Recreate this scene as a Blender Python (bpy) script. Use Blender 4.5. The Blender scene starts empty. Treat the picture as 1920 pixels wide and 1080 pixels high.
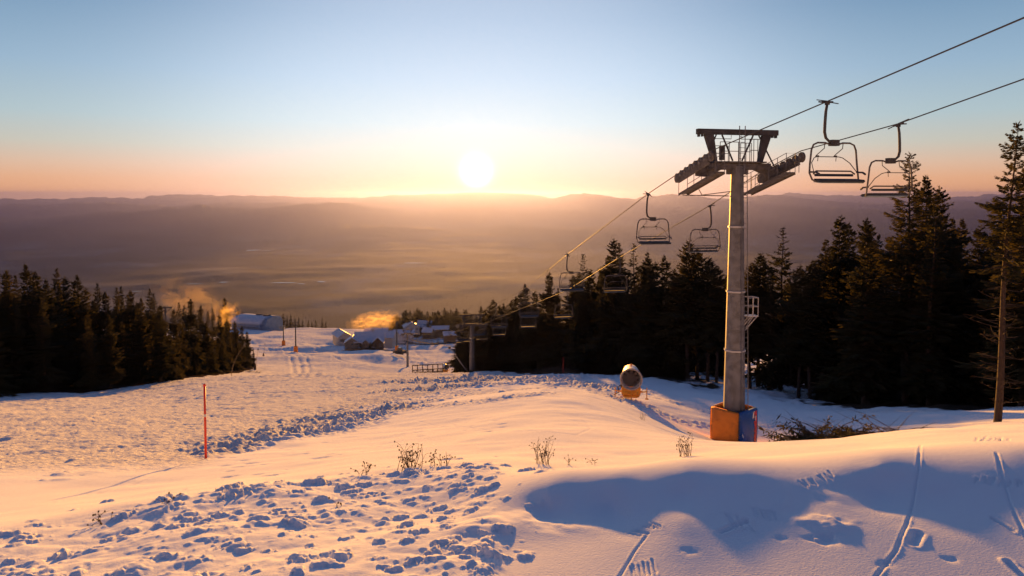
import bpy, bmesh, math, random
import numpy as np
from mathutils import Vector, Matrix

# ------------------------------------------------------------------ camera, sky, sun, exposure
SC = bpy.context.scene
COL = SC.collection
R = math.radians
PITCH = R(2.4); FPX = 1300.0; PCX = 960.0; PCY = 418.0      # in pixels of the 1920 wide photograph
SUN_AZ = math.atan2(893-PCX, FPX)                            # to the left of straight ahead
SUN_EL = R(1.85)

cam_d = bpy.data.cameras.new('camera'); cam = bpy.data.objects.new('camera', cam_d); COL.objects.link(cam)
cam_d.sensor_width = 36.0; cam_d.lens = FPX/1920*36.0
cam_d.shift_y = -(540-PCY)/1920.0
cam_d.clip_start = 0.1; cam_d.clip_end = 300000.0
cam.location = (0, 0, 0); cam.rotation_euler = (math.pi/2-PITCH, 0, 0)
SC.camera = cam

W = bpy.data.worlds.new("World"); SC.world = W; W.use_nodes = True
def build_world():
    nt = W.node_tree; N = nt.nodes; L = nt.links; N.clear()
    out = N.new('ShaderNodeOutputWorld'); bg = N.new('ShaderNodeBackground')
    sky = N.new('ShaderNodeTexSky'); sky.sky_type = 'NISHITA'; sky.sun_disc = False
    sky.sun_elevation = SUN_EL; sky.sun_rotation = SUN_AZ
    sky.altitude = 1500; sky.air_density = 1.0; sky.dust_density = 1.6; sky.ozone_density = 2.2
    bg.inputs['Strength'].default_value = 0.15
    tc = N.new('ShaderNodeTexCoord')
    nrm = N.new('ShaderNodeVectorMath'); nrm.operation = 'NORMALIZE'; L.new(tc.outputs['Generated'], nrm.inputs[0])
    sep = N.new('ShaderNodeSeparateXYZ'); L.new(nrm.outputs[0], sep.inputs[0])
    # colour of the clear evening air by height above the horizon
    mp = N.new('ShaderNodeMapRange'); mp.inputs['From Min'].default_value = -0.05; mp.inputs['From Max'].default_value = 0.45
    L.new(sep.outputs['Z'], mp.inputs['Value'])
    cr = N.new('ShaderNodeValToRGB'); L.new(mp.outputs[0], cr.inputs[0])
    el = cr.color_ramp
    stops = SKY_STOPS
    el.elements[0].position = stops[0][0]; el.elements[0].color = (*stops[0][1], 1)
    el.elements[1].position = stops[-1][0]; el.elements[1].color = (*stops[-1][1], 1)
    for p, c in stops[1:-1]:
        e = el.elements.new(p); e.color = (*c, 1)
    # away from the sunset the air is darker and bluer
    cb = N.new('ShaderNodeValToRGB'); L.new(mp.outputs[0], cb.inputs[0]); eb = cb.color_ramp
    eb.elements[0].position = SKY_BACK[0][0]; eb.elements[0].color = (*SKY_BACK[0][1], 1)
    eb.elements[1].position = SKY_BACK[-1][0]; eb.elements[1].color = (*SKY_BACK[-1][1], 1)
    for p, c in SKY_BACK[1:-1]:
        e = eb.elements.new(p); e.color = (*c, 1)
    hd = N.new('ShaderNodeVectorMath'); hd.operation = 'DOT_PRODUCT'; L.new(nrm.outputs[0], hd.inputs[0]); hd.inputs[1].default_value = (math.sin(SUN_AZ), math.cos(SUN_AZ), 0)
    hm = N.new('ShaderNodeMapRange'); hm.interpolation_type = 'SMOOTHSTEP'; hm.inputs['From Min'].default_value = -.3; hm.inputs['From Max'].default_value = .75; L.new(hd.outputs['Value'], hm.inputs['Value'])
    mxs = N.new('ShaderNodeMix'); mxs.data_type = 'RGBA'; L.new(hm.outputs[0], mxs.inputs['Factor']); L.new(cb.outputs[0], mxs.inputs['A']); L.new(cr.outputs[0], mxs.inputs['B'])
    # aureole round the low sun
    sd = (math.sin(SUN_AZ)*math.cos(SUN_EL), math.cos(SUN_AZ)*math.cos(SUN_EL), math.sin(SUN_EL))
    dt = N.new('ShaderNodeVectorMath'); dt.operation = 'DOT_PRODUCT'; L.new(nrm.outputs[0], dt.inputs[0]); dt.inputs[1].default_value = sd
    ac = N.new('ShaderNodeMath'); ac.operation = 'ARCCOSINE'; L.new(dt.outputs['Value'], ac.inputs[0])
    def glow(width, amp, col, prev, power=1.0):
        m = N.new('ShaderNodeMath'); m.operation = 'DIVIDE'; L.new(ac.outputs[0], m.inputs[0]); m.inputs[1].default_value = R(width)
        p = N.new('ShaderNodeMath'); p.operation = 'POWER'; L.new(m.outputs[0], p.inputs[0]); p.inputs[1].default_value = power
        n = N.new('ShaderNodeMath'); n.operation = 'MULTIPLY'; L.new(p.outputs[0], n.inputs[0]); n.inputs[1].default_value = -1
        e = N.new('ShaderNodeMath'); e.operation = 'EXPONENT'; L.new(n.outputs[0], e.inputs[0])
        s = N.new('ShaderNodeVectorMath'); s.operation = 'SCALE'; s.inputs[0].default_value = [c*amp for c in col]; L.new(e.outputs[0], s.inputs['Scale'])
        a = N.new('ShaderNodeVectorMath'); a.operation = 'ADD'; L.new(prev, a.inputs[0]); L.new(s.outputs[0], a.inputs[1])
        return a.outputs[0]
    sc = N.new('ShaderNodeVectorMath'); sc.operation = 'SCALE'; L.new(sky.outputs[0], sc.inputs[0]); sc.inputs['Scale'].default_value = NISHITA_AMT
    ad = N.new('ShaderNodeVectorMath'); ad.operation = 'ADD'; L.new(sc.outputs[0], ad.inputs[0]); L.new(mxs.outputs['Result'], ad.inputs[1])
    v = ad.outputs[0]
    for g in GLOWS: v = glow(g[0], g[1], g[2], v, g[3])
    L.new(v, bg.inputs['Color']); L.new(bg.outputs[0], out.inputs[0])
EV = 1.42
SK = 1/(0.15*2**EV)
def _st(z, c): return ((z+.05)/.5, tuple(v*SK for v in c))
SKY_STOPS = [_st(-.05, (.74,.34,.17)), _st(0, (.78,.36,.18)), _st(.02, (.77,.40,.23)), _st(.04, (.70,.47,.34)), _st(.065, (.55,.53,.46)),
             _st(.10, (.42,.53,.57)), _st(.16, (.30,.44,.58)), _st(.24, (.18,.31,.47)), _st(.45, (.05,.11,.25))]
SKY_BACK = [_st(-.05, (.14,.11,.16)), _st(0, (.18,.13,.19)), _st(.08, (.19,.14,.21)), _st(.2, (.13,.13,.24)), _st(.45, (.065,.095,.21))]
NISHITA_AMT = 0.03
GLOWS = [(.45, 25.0*SK, (1, .86, .68), 1.3), (2.2, .16*SK, (1.0, .58, .42), 1.0), (6.0, .05*SK, (1.0, .78, .70), 1.4), (24.0, .34*SK, (1.0, 1.0, 1.08), 3.4)]
build_world()

sun_d = bpy.data.lights.new('sun', 'SUN'); sun = bpy.data.objects.new('sun', sun_d); COL.objects.link(sun)
sun_d.energy = 5.0; sun_d.angle = R(1.3); sun_d.color = (1.0, 0.43, 0.06)
sv = Vector((math.sin(SUN_AZ)*math.cos(SUN_EL), math.cos(SUN_AZ)*math.cos(SUN_EL), math.sin(SUN_EL)))
sun.rotation_euler = sv.to_track_quat('Z', 'Y').to_euler(); sun.location = (-40, 300, 60)
SC.view_settings.view_transform = 'Standard'; SC.view_settings.look = 'None'
SC.view_settings.exposure = EV; SC.view_settings.gamma = 1.0; SC.view_settings.use_curve_mapping = False
SC.render.engine = 'CYCLES'
cy = SC.cycles
cy.use_denoising = True; cy.denoising_input_passes = 'RGB'
cy.max_bounces = 6; cy.diffuse_bounces = 3; cy.glossy_bounces = 3; cy.transmission_bounces = 3; cy.volume_bounces = 1; cy.transparent_max_bounces = 8
cy.volume_step_rate = 1.0; cy.volume_max_steps = 128
cy.sample_clamp_indirect = 6.0

# ------------------------------------------------------------------ helpers
def setk(o, label=None, cat=None, group=None, kind=None):
    if label: o['label'] = label
    if cat: o['category'] = cat
    if group: o['group'] = group
    if kind: o['kind'] = kind
    return o
def thing(name, label, cat, loc=(0, 0, 0), rz=0.0, group=None, s=1.0):
    o = bpy.data.objects.new(name, None); COL.objects.link(o); o.empty_display_size = .3
    o.location = loc; o.rotation_euler = (0, 0, rz); o.scale = (s, s, s)
    return setk(o, label, cat, group)
def copy_tree(o, parent=None):
    c = o.copy(); COL.objects.link(c); c.parent = parent
    for ch in list(o.children): copy_tree(ch, c)
    return c
def npmesh(name, V, F, smooth=False):
    """V (n,3); F (m,k) int array"""
    me = bpy.data.meshes.new(name)
    V = np.ascontiguousarray(V, dtype=np.float32); F = np.ascontiguousarray(F, dtype=np.int32)
    m, k = F.shape
    me.vertices.add(len(V)); me.vertices.foreach_set('co', V.ravel())
    me.loops.add(m*k); me.loops.foreach_set('vertex_index', F.ravel())
    me.polygons.add(m); me.polygons.foreach_set('loop_start', np.arange(0, m*k, k, dtype=np.int32))
    me.polygons.foreach_set('loop_total', np.full(m, k, dtype=np.int32))
    me.polygons.foreach_set('use_smooth', np.full(m, smooth, dtype=bool))
    me.update(calc_edges=True); return me
def link(name, me, mat, parent=None):
    o = bpy.data.objects.new(name, me); COL.objects.link(o); o.parent = parent
    if mat is not None and not me.materials: me.materials.append(mat)
    return o
class MB:
    def __init__(s): s.v = []; s.f = []
    def add(s, vs, fs):
        b = len(s.v); s.v += [tuple(v) for v in vs]; s.f += [tuple(i+b for i in f) for f in fs]
    def box(s, c, d, rot=None, taper=1.0):
        hx, hy, hz = d[0]/2, d[1]/2, d[2]/2
        P = [Vector((x*hx*(taper if z > 0 else 1), y*hy*(taper if z > 0 else 1), z*hz)) for z in (-1, 1) for x, y in ((-1, -1), (1, -1), (1, 1), (-1, 1))]
        if rot is not None: P = [rot @ p for p in P]
        P = [p+Vector(c) for p in P]
        s.add(P, [(3, 2, 1, 0), (4, 5, 6, 7), (0, 1, 5, 4), (1, 2, 6, 5), (2, 3, 7, 6), (3, 0, 4, 7)]); return s
    def bar(s, a, b, w, h=None):
        """box beam from a to b"""
        a = Vector(a); b = Vector(b); d = b-a; q = d.to_track_quat('Y', 'Z').to_matrix()
        return s.box((a+b)/2, (w, d.length, h or w), q)
    def tube(s, pts, r, n=8, cap=True):
        pts = [Vector(p) for p in pts]; m = len(pts)
        rs = r if isinstance(r, (list, tuple)) else [r]*m
        up = None; vs = []
        for i, p in enumerate(pts):
            t = (pts[min(i+1, m-1)]-pts[max(i-1, 0)]).normalized()
            if up is None:
                up = Vector((0, 0, 1)) if abs(t.z) < .9 else Vector((1, 0, 0))
            x = t.cross(up).normalized(); up = x.cross(t).normalized()
            for k in range(n):
                a = 2*math.pi*k/n; vs.append(p+(x*math.cos(a)+up*math.sin(a))*rs[i])
        fs = [(i*n+k, i*n+(k+1) % n, (i+1)*n+(k+1) % n, (i+1)*n+k) for i in range(m-1) for k in range(n)]
        if cap: fs += [tuple(range(n-1, -1, -1)), tuple((m-1)*n+k for k in range(n))]
        s.add(vs, fs); return s
    def lathe(s, prof, n=24, M=None, cap=True):
        """prof: list of (r, z)"""
        M = M or Matrix.Identity(4); vs = []; m = len(prof)
        for r, z in prof:
            for k in range(n):
                a = 2*math.pi*k/n; vs.append(M @ Vector((r*math.cos(a), r*math.sin(a), z)))
        fs = [(i*n+k, i*n+(k+1) % n, (i+1)*n+(k+1) % n, (i+1)*n+k) for i in range(m-1) for k in range(n)]
        if cap: fs += [tuple(range(n-1, -1, -1)), tuple((m-1)*n+k for k in range(n))]
        s.add(vs, fs); return s
    def prism(s, poly, a, b, M=None):
        """poly in xz extruded along y from a to b"""
        M = M or Matrix.Identity(4); n = len(poly)
        vs = [M @ Vector((x, a, z)) for x, z in poly]+[M @ Vector((x, b, z)) for x, z in poly]
        fs = [tuple(range(n)), tuple(range(2*n-1, n-1, -1))]+[(i, i+n, (i+1) % n+n, (i+1) % n) for i in range(n)]
        s.add(vs, fs); return s
    def build(s, name, mat, parent=None, smooth=False, bevel=0):
        me = bpy.data.meshes.new(name); me.from_pydata(s.v, [], s.f); me.update()
        bm = bmesh.new(); bm.from_mesh(me); bmesh.ops.recalc_face_normals(bm, faces=bm.faces)
        if bevel: bmesh.ops.bevel(bm, geom=[e for e in bm.edges if e.is_manifold and e.calc_face_angle(0) > .6], offset=bevel, segments=2, affect='EDGES', clamp_overlap=True)
        bm.to_mesh(me); bm.free()
        if smooth: me.polygons.foreach_set('use_smooth', [True]*len(me.polygons))
        return link(name, me, mat, parent)

def hash2(ix, iy, seed):
    h = (ix.astype(np.int64)*374761393+iy.astype(np.int64)*668265263+seed*974634777) & 0xffffffff
    h = ((h ^ (h >> 13))*1274126177) & 0xffffffff
    return ((h ^ (h >> 16)) & 0xffff)/65535.0
def vnoise(x, y, seed=0):
    xi = np.floor(x); yi = np.floor(y); fx = x-xi; fy = y-yi
    fx = fx*fx*fx*(fx*(fx*6-15)+10); fy = fy*fy*fy*(fy*(fy*6-15)+10)
    a = hash2(xi, yi, seed); b = hash2(xi+1, yi, seed); c = hash2(xi, yi+1, seed); d = hash2(xi+1, yi+1, seed)
    return (a*(1-fx)+b*fx)*(1-fy)+(c*(1-fx)+d*fx)*fy*1.0-0.5
def fbm(x, y, seed=0, oct=4, gain=.5):
    s = 0; a = 1
    for i in range(oct):
        s = s+a*vnoise(x*2**i+i*17.3, y*2**i+i*9.1, seed+i); a *= gain
    return s
def sstep(a, b, x):
    t = np.clip((x-a)/(b-a), 0, 1); return t*t*(3-2*t)

# photo direction -> world
FW = Vector((0, math.cos(PITCH), -math.sin(PITCH))); UP = Vector((0, math.sin(PITCH), math.cos(PITCH)))
def at(px, py, Y):
    d = FW+Vector((1, 0, 0))*((px-PCX)/FPX)-UP*((py-PCY)/FPX)
    return d*(Y/d.y)
def azi(px):
    d = at(px, PCY, 1.0); return math.atan2(d.x, d.y)
def proj(x, y, z):
    f = y*FW.y+z*FW.z; u = y*UP.y+z*UP.z
    return PCX+FPX*x/f, PCY-FPX*u/f

# ------------------------------------------------------------------ materials
MATS = {}
def mat(name, col, rough=.7, metal=0.0, var=0.0, vscale=4.0, bump=0.0, bscale=40.0, obj=True, emis=None, col2=None):
    if name in MATS: return MATS[name]
    m = bpy.data.materials.new(name); m.use_nodes = True; nt = m.node_tree; N = nt.nodes; L = nt.links
    b = N['Principled BSDF']; b.inputs['Roughness'].default_value = rough; b.inputs['Metallic'].default_value = metal
    tc = N.new('ShaderNodeTexCoord'); nz = N.new('ShaderNodeTexNoise'); nz.inputs['Scale'].default_value = vscale; nz.inputs['Detail'].default_value = 6
    L.new(tc.outputs['Object'], nz.inputs['Vector'])
    mx = N.new('ShaderNodeMix'); mx.data_type = 'RGBA'
    c2 = col2 or tuple(c*(1-var) for c in col)
    mx.inputs['A'].default_value = (*col, 1); mx.inputs['B'].default_value = (*c2, 1)
    mr = N.new('ShaderNodeMapRange'); mr.inputs['From Min'].default_value = .4; mr.inputs['From Max'].default_value = .62
    L.new(nz.outputs['Fac'], mr.inputs['Value']); L.new(mr.outputs[0], mx.inputs['Factor'])
    L.new(mx.outputs['Result'], b.inputs['Base Color'])
    if bump:
        n2 = N.new('ShaderNodeTexNoise'); n2.inputs['Scale'].default_value = bscale; n2.inputs['Detail'].default_value = 4; L.new(tc.outputs['Object'], n2.inputs['Vector'])
        bp = N.new('ShaderNodeBump'); bp.inputs['Strength'].default_value = bump; bp.inputs['Distance'].default_value = .02
        L.new(n2.outputs['Fac'], bp.inputs['Height']); L.new(bp.outputs[0], b.inputs['Normal'])
    MATS[name] = m; return m

def snow_material():
    m = bpy.data.materials.new('snow'); m.use_nodes = True; nt = m.node_tree; N = nt.nodes; L = nt.links
    b = N['Principled BSDF']; b.inputs['Roughness'].default_value = .55
    b.inputs['Specular IOR Level'].default_value = .0
    geo = N.new('ShaderNodeNewGeometry')
    at_ = N.new('ShaderNodeAttribute'); at_.attribute_name = 'floor'
    at2 = N.new('ShaderNodeAttribute'); at2.attribute_name = 'rough'
    nz = N.new('ShaderNodeTexNoise'); nz.inputs['Scale'].default_value = .45; nz.inputs['Detail'].default_value = 7; L.new(geo.outputs['Position'], nz.inputs['Vector'])
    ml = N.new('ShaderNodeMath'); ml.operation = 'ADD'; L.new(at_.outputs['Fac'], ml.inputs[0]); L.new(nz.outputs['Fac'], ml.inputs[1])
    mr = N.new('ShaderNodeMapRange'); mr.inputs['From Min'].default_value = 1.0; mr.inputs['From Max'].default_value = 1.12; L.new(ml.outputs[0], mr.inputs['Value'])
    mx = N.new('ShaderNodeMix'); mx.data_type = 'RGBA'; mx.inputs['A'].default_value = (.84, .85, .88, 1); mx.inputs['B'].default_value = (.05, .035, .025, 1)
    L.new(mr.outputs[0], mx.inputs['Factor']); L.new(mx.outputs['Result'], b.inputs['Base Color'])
    # packed, trodden snow is a little greyer, which also paints in its crumbs' self-shadow
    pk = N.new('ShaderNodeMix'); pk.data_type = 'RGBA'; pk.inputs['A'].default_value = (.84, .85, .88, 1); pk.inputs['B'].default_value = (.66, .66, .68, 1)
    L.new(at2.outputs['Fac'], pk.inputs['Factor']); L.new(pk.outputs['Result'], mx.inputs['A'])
    # grain at two sizes; packed piste is rougher than the drifts
    n1 = N.new('ShaderNodeTexNoise'); n1.inputs['Scale'].default_value = 55; n1.inputs['Detail'].default_value = 5; n1.inputs['Roughness'].default_value = .65
    n2 = N.new('ShaderNodeTexNoise'); n2.inputs['Scale'].default_value = 6; n2.inputs['Detail'].default_value = 6; n2.inputs['Roughness'].default_value = .6
    for n in (n1, n2): L.new(geo.outputs['Position'], n.inputs['Vector'])
    b1 = N.new('ShaderNodeBump'); b1.inputs['Strength'].default_value = .75; b1.inputs['Distance'].default_value = .006; L.new(n1.outputs['Fac'], b1.inputs['Height'])
    b2 = N.new('ShaderNodeBump'); b2.inputs['Distance'].default_value = .10; L.new(n2.outputs['Fac'], b2.inputs['Height']); L.new(b1.outputs[0], b2.inputs['Normal'])
    L.new(at2.outputs['Fac'], b2.inputs['Strength'])
    L.new(b2.outputs[0], b.inputs['Normal'])
    MATS['snow'] = m; return m
snow_material()

# ------------------------------------------------------------------ terrain
CP = [  # photo column, row, distance: sampled points of the ground
 (0,1080,5.0),(300,1080,4.7),(600,1080,4.4),(960,1080,4.4),(1300,1080,4.63),(1600,1080,4.65),(1920,1080,4.72),
 (1650,985,5.478),(1650,925,6.16),(1650,868,6.65),(1650,845,8.4),(1150,1000,5.31),(1150,950,5.85),(1150,905,6.17),(1150,880,7.45),
 (1400,1000,5.31),(1400,925,6.0),(1400,885,6.42),(1400,860,8.0),(1900,1000,5.35),(1900,920,6.12),(1900,850,6.93),(1900,825,9.5),(1030,985,5.48),(1030,955,5.85),(1030,928,6.0),(1280,975,5.475),(1280,930,5.98),(1280,893,6.26),(1050,890,9.0),
 (300,1015,5.6),(600,990,5.8),(800,960,6.3),(100,1030,5.7),
 (0,995,6.6),(250,950,7.2),(500,915,7.8),(800,878,8.6),(960,866,9.8),
 (0,985,8.0),(250,935,10.2),(500,900,11.2),(800,868,11.5),
 (0,900,14),(387,861,18),(0,820,26),(200,800,30),(0,770,55),(0,742,95),(200,745,88),(400,715,112),(400,770,45),
 (600,800,30),(600,740,62),(600,702,115),(850,703,112),(850,740,55),(850,790,27),(800,840,16),(600,870,14),
 (1000,850,13),(1000,800,20),(1000,765,28),(1040,737,38),(1050,712,75),(1050,703,95),
 (1110,752,33),(1183,790,26),(1250,815,20),(1320,835,15),(1420,842,12.5),(1560,840,11.5),(1700,820,11.8),(1800,808,12.2),(1920,797,12.8),
 (1183,752,46),(1250,808,28),(1370,832,38.5),(1320,829,24),(1500,835,28),(1500,790,45),(1500,762,62),
 (1700,812,28),(1700,769,55),(1900,793,28),(1900,770,45),(1290,722,75),(1100,703,100),(1400,750,60),
 (1200,690,130),(1500,700,130),(1500,640,300),(1900,700,130),(1900,640,300),(1100,650,300),
 (890,700,130),(890,702,200),(762,689,309),(850,682,330),(640,672,330),(500,703,190),(540,690,260),(500,662,380),(680,655,430),(800,650,450),
 (480,620,680),(560,620,680),(640,633,560),(760,624,620),(850,624,620),(350,650,400),(200,690,200),(0,700,200),(0,650,450),
 (1000,624,620),(1300,624,620),(1900,624,620),(200,622,640),(0,622,640),
 (480,616,790),(760,618,760),(1200,618,760),(1800,618,760),(0,616,760),
 (480,650,1000),(760,650,1000),(1200,650,1000),(1800,650,1000),(0,650,1000),(480,760,1500),(960,760,1500),(1800,760,1500),(0,760,1500)]
Z0 = -2.35
_P = np.array([at(*c) for c in CP])
_r = np.hypot(_P[:, 0], _P[:, 1]); _th = np.arctan2(_P[:, 0], _P[:, 1]); _w = (_P[:, 2]-Z0)/_r
TS = 1.9
def _k(d2): return 0.5*d2*np.log(d2+1e-9)
_X = np.stack([_th*TS, np.log(_r)], 1); _n = len(_X)
_D = ((_X[:, None]-_X[None])**2).sum(2); _A = np.zeros((_n+3, _n+3)); _A[:_n, :_n] = _k(_D)+np.eye(_n)*2e-5
_A[:_n, _n] = 1; _A[:_n, _n+1:] = _X; _A[_n, :_n] = 1; _A[_n+1:, :_n] = _X.T
_S = np.linalg.solve(_A, np.concatenate([_w, [0, 0, 0]]))
def base_h(x, y):
    x = np.asarray(x, float); y = np.asarray(y, float); sh = x.shape; x = x.ravel(); y = y.ravel()
    r = np.hypot(x, y)+1e-6; th = np.arctan2(x, y)
    thc = np.clip(th, -.68, .68); lr = np.log(np.clip(r, 4.0, 1600))
    w = np.full(len(x), _S[_n]); w += _S[_n+1]*thc*TS+_S[_n+2]*lr
    for i in range(_n):
        w += _S[i]*_k((thc*TS-_X[i, 0])**2+(lr-_X[i, 1])**2)
    back = sstep(.9, 1.7, np.abs(th))*sstep(2, 12, r)           # the hill climbs behind the viewer
    w = w*(1-back)+back*.12
    return (Z0+w*r).reshape(sh)
def hit(px, py, hf=None, y0=3.0):
    d = at(px, py, 1.0); Y = np.exp(np.linspace(math.log(y0), math.log(1200), 2500))
    zt = base_h(d.x*Y, Y); below = np.nonzero(d.z*Y < zt)[0]
    i = below[0] if len(below) else len(Y)-1
    y = Y[i]; return Vector((d.x*y, y, float(zt[i])))
def hz(x, y): return float(base_h(np.array([x]), np.array([y]))[0])

def seg_dist(x, y, pts):
    """distance to a polyline and the position 0..1 along it"""
    best = np.full(x.shape, 1e9); tt = np.zeros(x.shape); n = len(pts)-1
    for i in range(n):
        ax, ay = pts[i][0], pts[i][1]; bx, by = pts[i+1][0], pts[i+1][1]
        dx, dy = bx-ax, by-ay; t = np.clip(((x-ax)*dx+(y-ay)*dy)/(dx*dx+dy*dy+1e-9), 0, 1)
        d = np.hypot(x-ax-t*dx, y-ay-t*dy); m = d < best; best[m] = d[m]; tt[m] = (i+t[m])/n
    return best, tt
def path(*pp): return [hit(a, b) for a, b in pp]

CREST = np.array([(azi(c[0]), math.hypot(*at(*c)[:2])) for c in ((-300,1010,6.2),(0,995,6.6),(250,950,7.2),(500,915,7.8),(800,878,8.6),(960,866,9.8))])
EDGE_R = [(860,700,128),(960,700,118),(1100,703,100),(1290,722,75),(1400,750,62),(1500,757,60),(1700,769,53),(1900,773,44),(2300,780,38)]
EDGE_L = [(-500,742,80),(0,742,96),(140,744,96),(330,722,118),(400,712,150),(470,692,225),(480,680,300)]
_er = np.array([(azi(a), math.hypot(*at(a, b, c)[:2])) for a, b, c in EDGE_R]); _el = np.array([(azi(a), math.hypot(*at(a, b, c)[:2])) for a, b, c in EDGE_L])

def detail(x, y, z):
    r = np.hypot(x, y); th = np.arctan2(x, y)
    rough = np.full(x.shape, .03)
    near = r < 16
    h = np.zeros(x.shape)
    # soft drifts
    h += fbm(x/2.6, y/2.6, 3, 3)*(.015+.085*np.maximum(sstep(8, 14, r), sstep(0, -.2, th)))*sstep(3, 8, r)*(1-sstep(60, 200, r))
    h += fbm(x/14, y/14, 5, 4)*.5*sstep(20, 70, r)*(1-sstep(140, 300, r))
    h += fbm(x/32, y/32, 6, 2)*3.4*sstep(180, 350, r)
    h += fbm(x/5., y/5., 61, 4)*.2*sstep(180, 350, r)
    # packed piste on the left: short ripples and crumbs
    pist = sstep(.0, .05, azi(1010)-th-.10*sstep(30, 12, r))*sstep(12, 17, r+th*8)
    pb = sstep(.02, -.03, th-np.interp(r, [8, 14, 18, 30, 45, 80], [azi(-100), azi(150), azi(385), azi(560), azi(700), azi(1000)]))
    pist = pist*pb
    rip = fbm(x/.55+fbm(x, y, 8, 2)*.6, y/.9, 7, 4, .6)
    h += pist*(fbm(x/.22, y/.3, 77, 3, .7)*.035*(1-sstep(30, 70, r)))+pist*rip*(.045+.0012*np.clip(r, 0, 120))*(1-sstep(130, 220, r))
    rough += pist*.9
    # berm of thrown snow
    cr = np.interp(th, CREST[:, 0], CREST[:, 1]); bm_ = (1-sstep(.97, 1.05, r/cr))*(1-sstep(azi(905), azi(965), th))*sstep(1.5, 3, r)
    h += bm_*(np.abs(fbm(x/.45, y/.45, 11, 4))*.035+fbm(x/1.3, y/1.3, 12, 2)*.09+np.maximum(fbm(x/.16, y/.16, 14, 3, .6), .12)*.05*sstep(-.05, .15, fbm(x/.9, y/.9, 15, 2)))
    # churned vehicle track
    def local(pts, pad):
        xs_ = [p[0] for p in pts]; ys_ = [p[1] for p in pts]
        return np.nonzero((x > min(xs_)-pad) & (x < max(xs_)+pad) & (y > min(ys_)-pad) & (y < max(ys_)+pad))
    X_, Y_, H_, R_, RR_ = x, y, h, rough, r
    for pts, w, amp in TRACKS:
        q = local(pts, 6); x_, y_, r_ = X_[q], Y_[q], RR_[q]
        d, t = seg_dist(x_, y_, pts); wl = w if not callable(w) else w(t)
        m = np.exp(-(d/wl)**4)*(r_ > 10)
        h[q] += m*(np.abs(fbm(x_/(.33+amp*.7), y_/(.33+amp*.7), 21, 3, .6))*amp*1.9+fbm(x_/.9, y_/.9, 22, 3)*amp*.8-amp*.45)
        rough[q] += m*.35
    for pts, w, dep in GROOVES:
        q = local(pts, .5); x_, y_ = X_[q], Y_[q]
        d, t = seg_dist(x_, y_, pts); jit = 1+.5*fbm(x_*3, y_*3, 31, 2)
        h[q] += -dep*.8*np.exp(-(d/(w*jit))**2)+dep*.28*np.exp(-((d-w*2.1)/(w*.8))**2)*(1+fbm(x_*9, y_*9, 32, 3))*.8
    for (px_, py_), rad, dep in DENTS:
        c = hit(px_, py_); q = local([c], rad*3.5); xx, yy = X_[q]-c.x, Y_[q]-c.y; wob = fbm(X_[q]/(rad*1.2), Y_[q]/(rad*1.2), 71, 3)*rad*1.3; d = np.hypot(xx*.8+wob, yy+wob*.7); h[q] += dep*np.exp(-(d/rad)**2)
    # far piste: tilled strips and scuffs
    far = sstep(140, 220, r)*(1-sstep(600, 700, r))
    h += far*(fbm(x/1.8, y/8., 41, 4, .6)*.35)
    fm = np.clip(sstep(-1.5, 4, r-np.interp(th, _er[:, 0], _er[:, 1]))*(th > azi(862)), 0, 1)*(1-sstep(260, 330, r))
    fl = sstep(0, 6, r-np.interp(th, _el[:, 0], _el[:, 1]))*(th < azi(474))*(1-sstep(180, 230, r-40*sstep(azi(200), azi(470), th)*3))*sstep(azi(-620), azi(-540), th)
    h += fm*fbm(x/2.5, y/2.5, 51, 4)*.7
    return z+h, rough, np.maximum(fm*(1-.62*np.exp(-((th-azi(1420))/.13)**2)), fl*.9)

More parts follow.
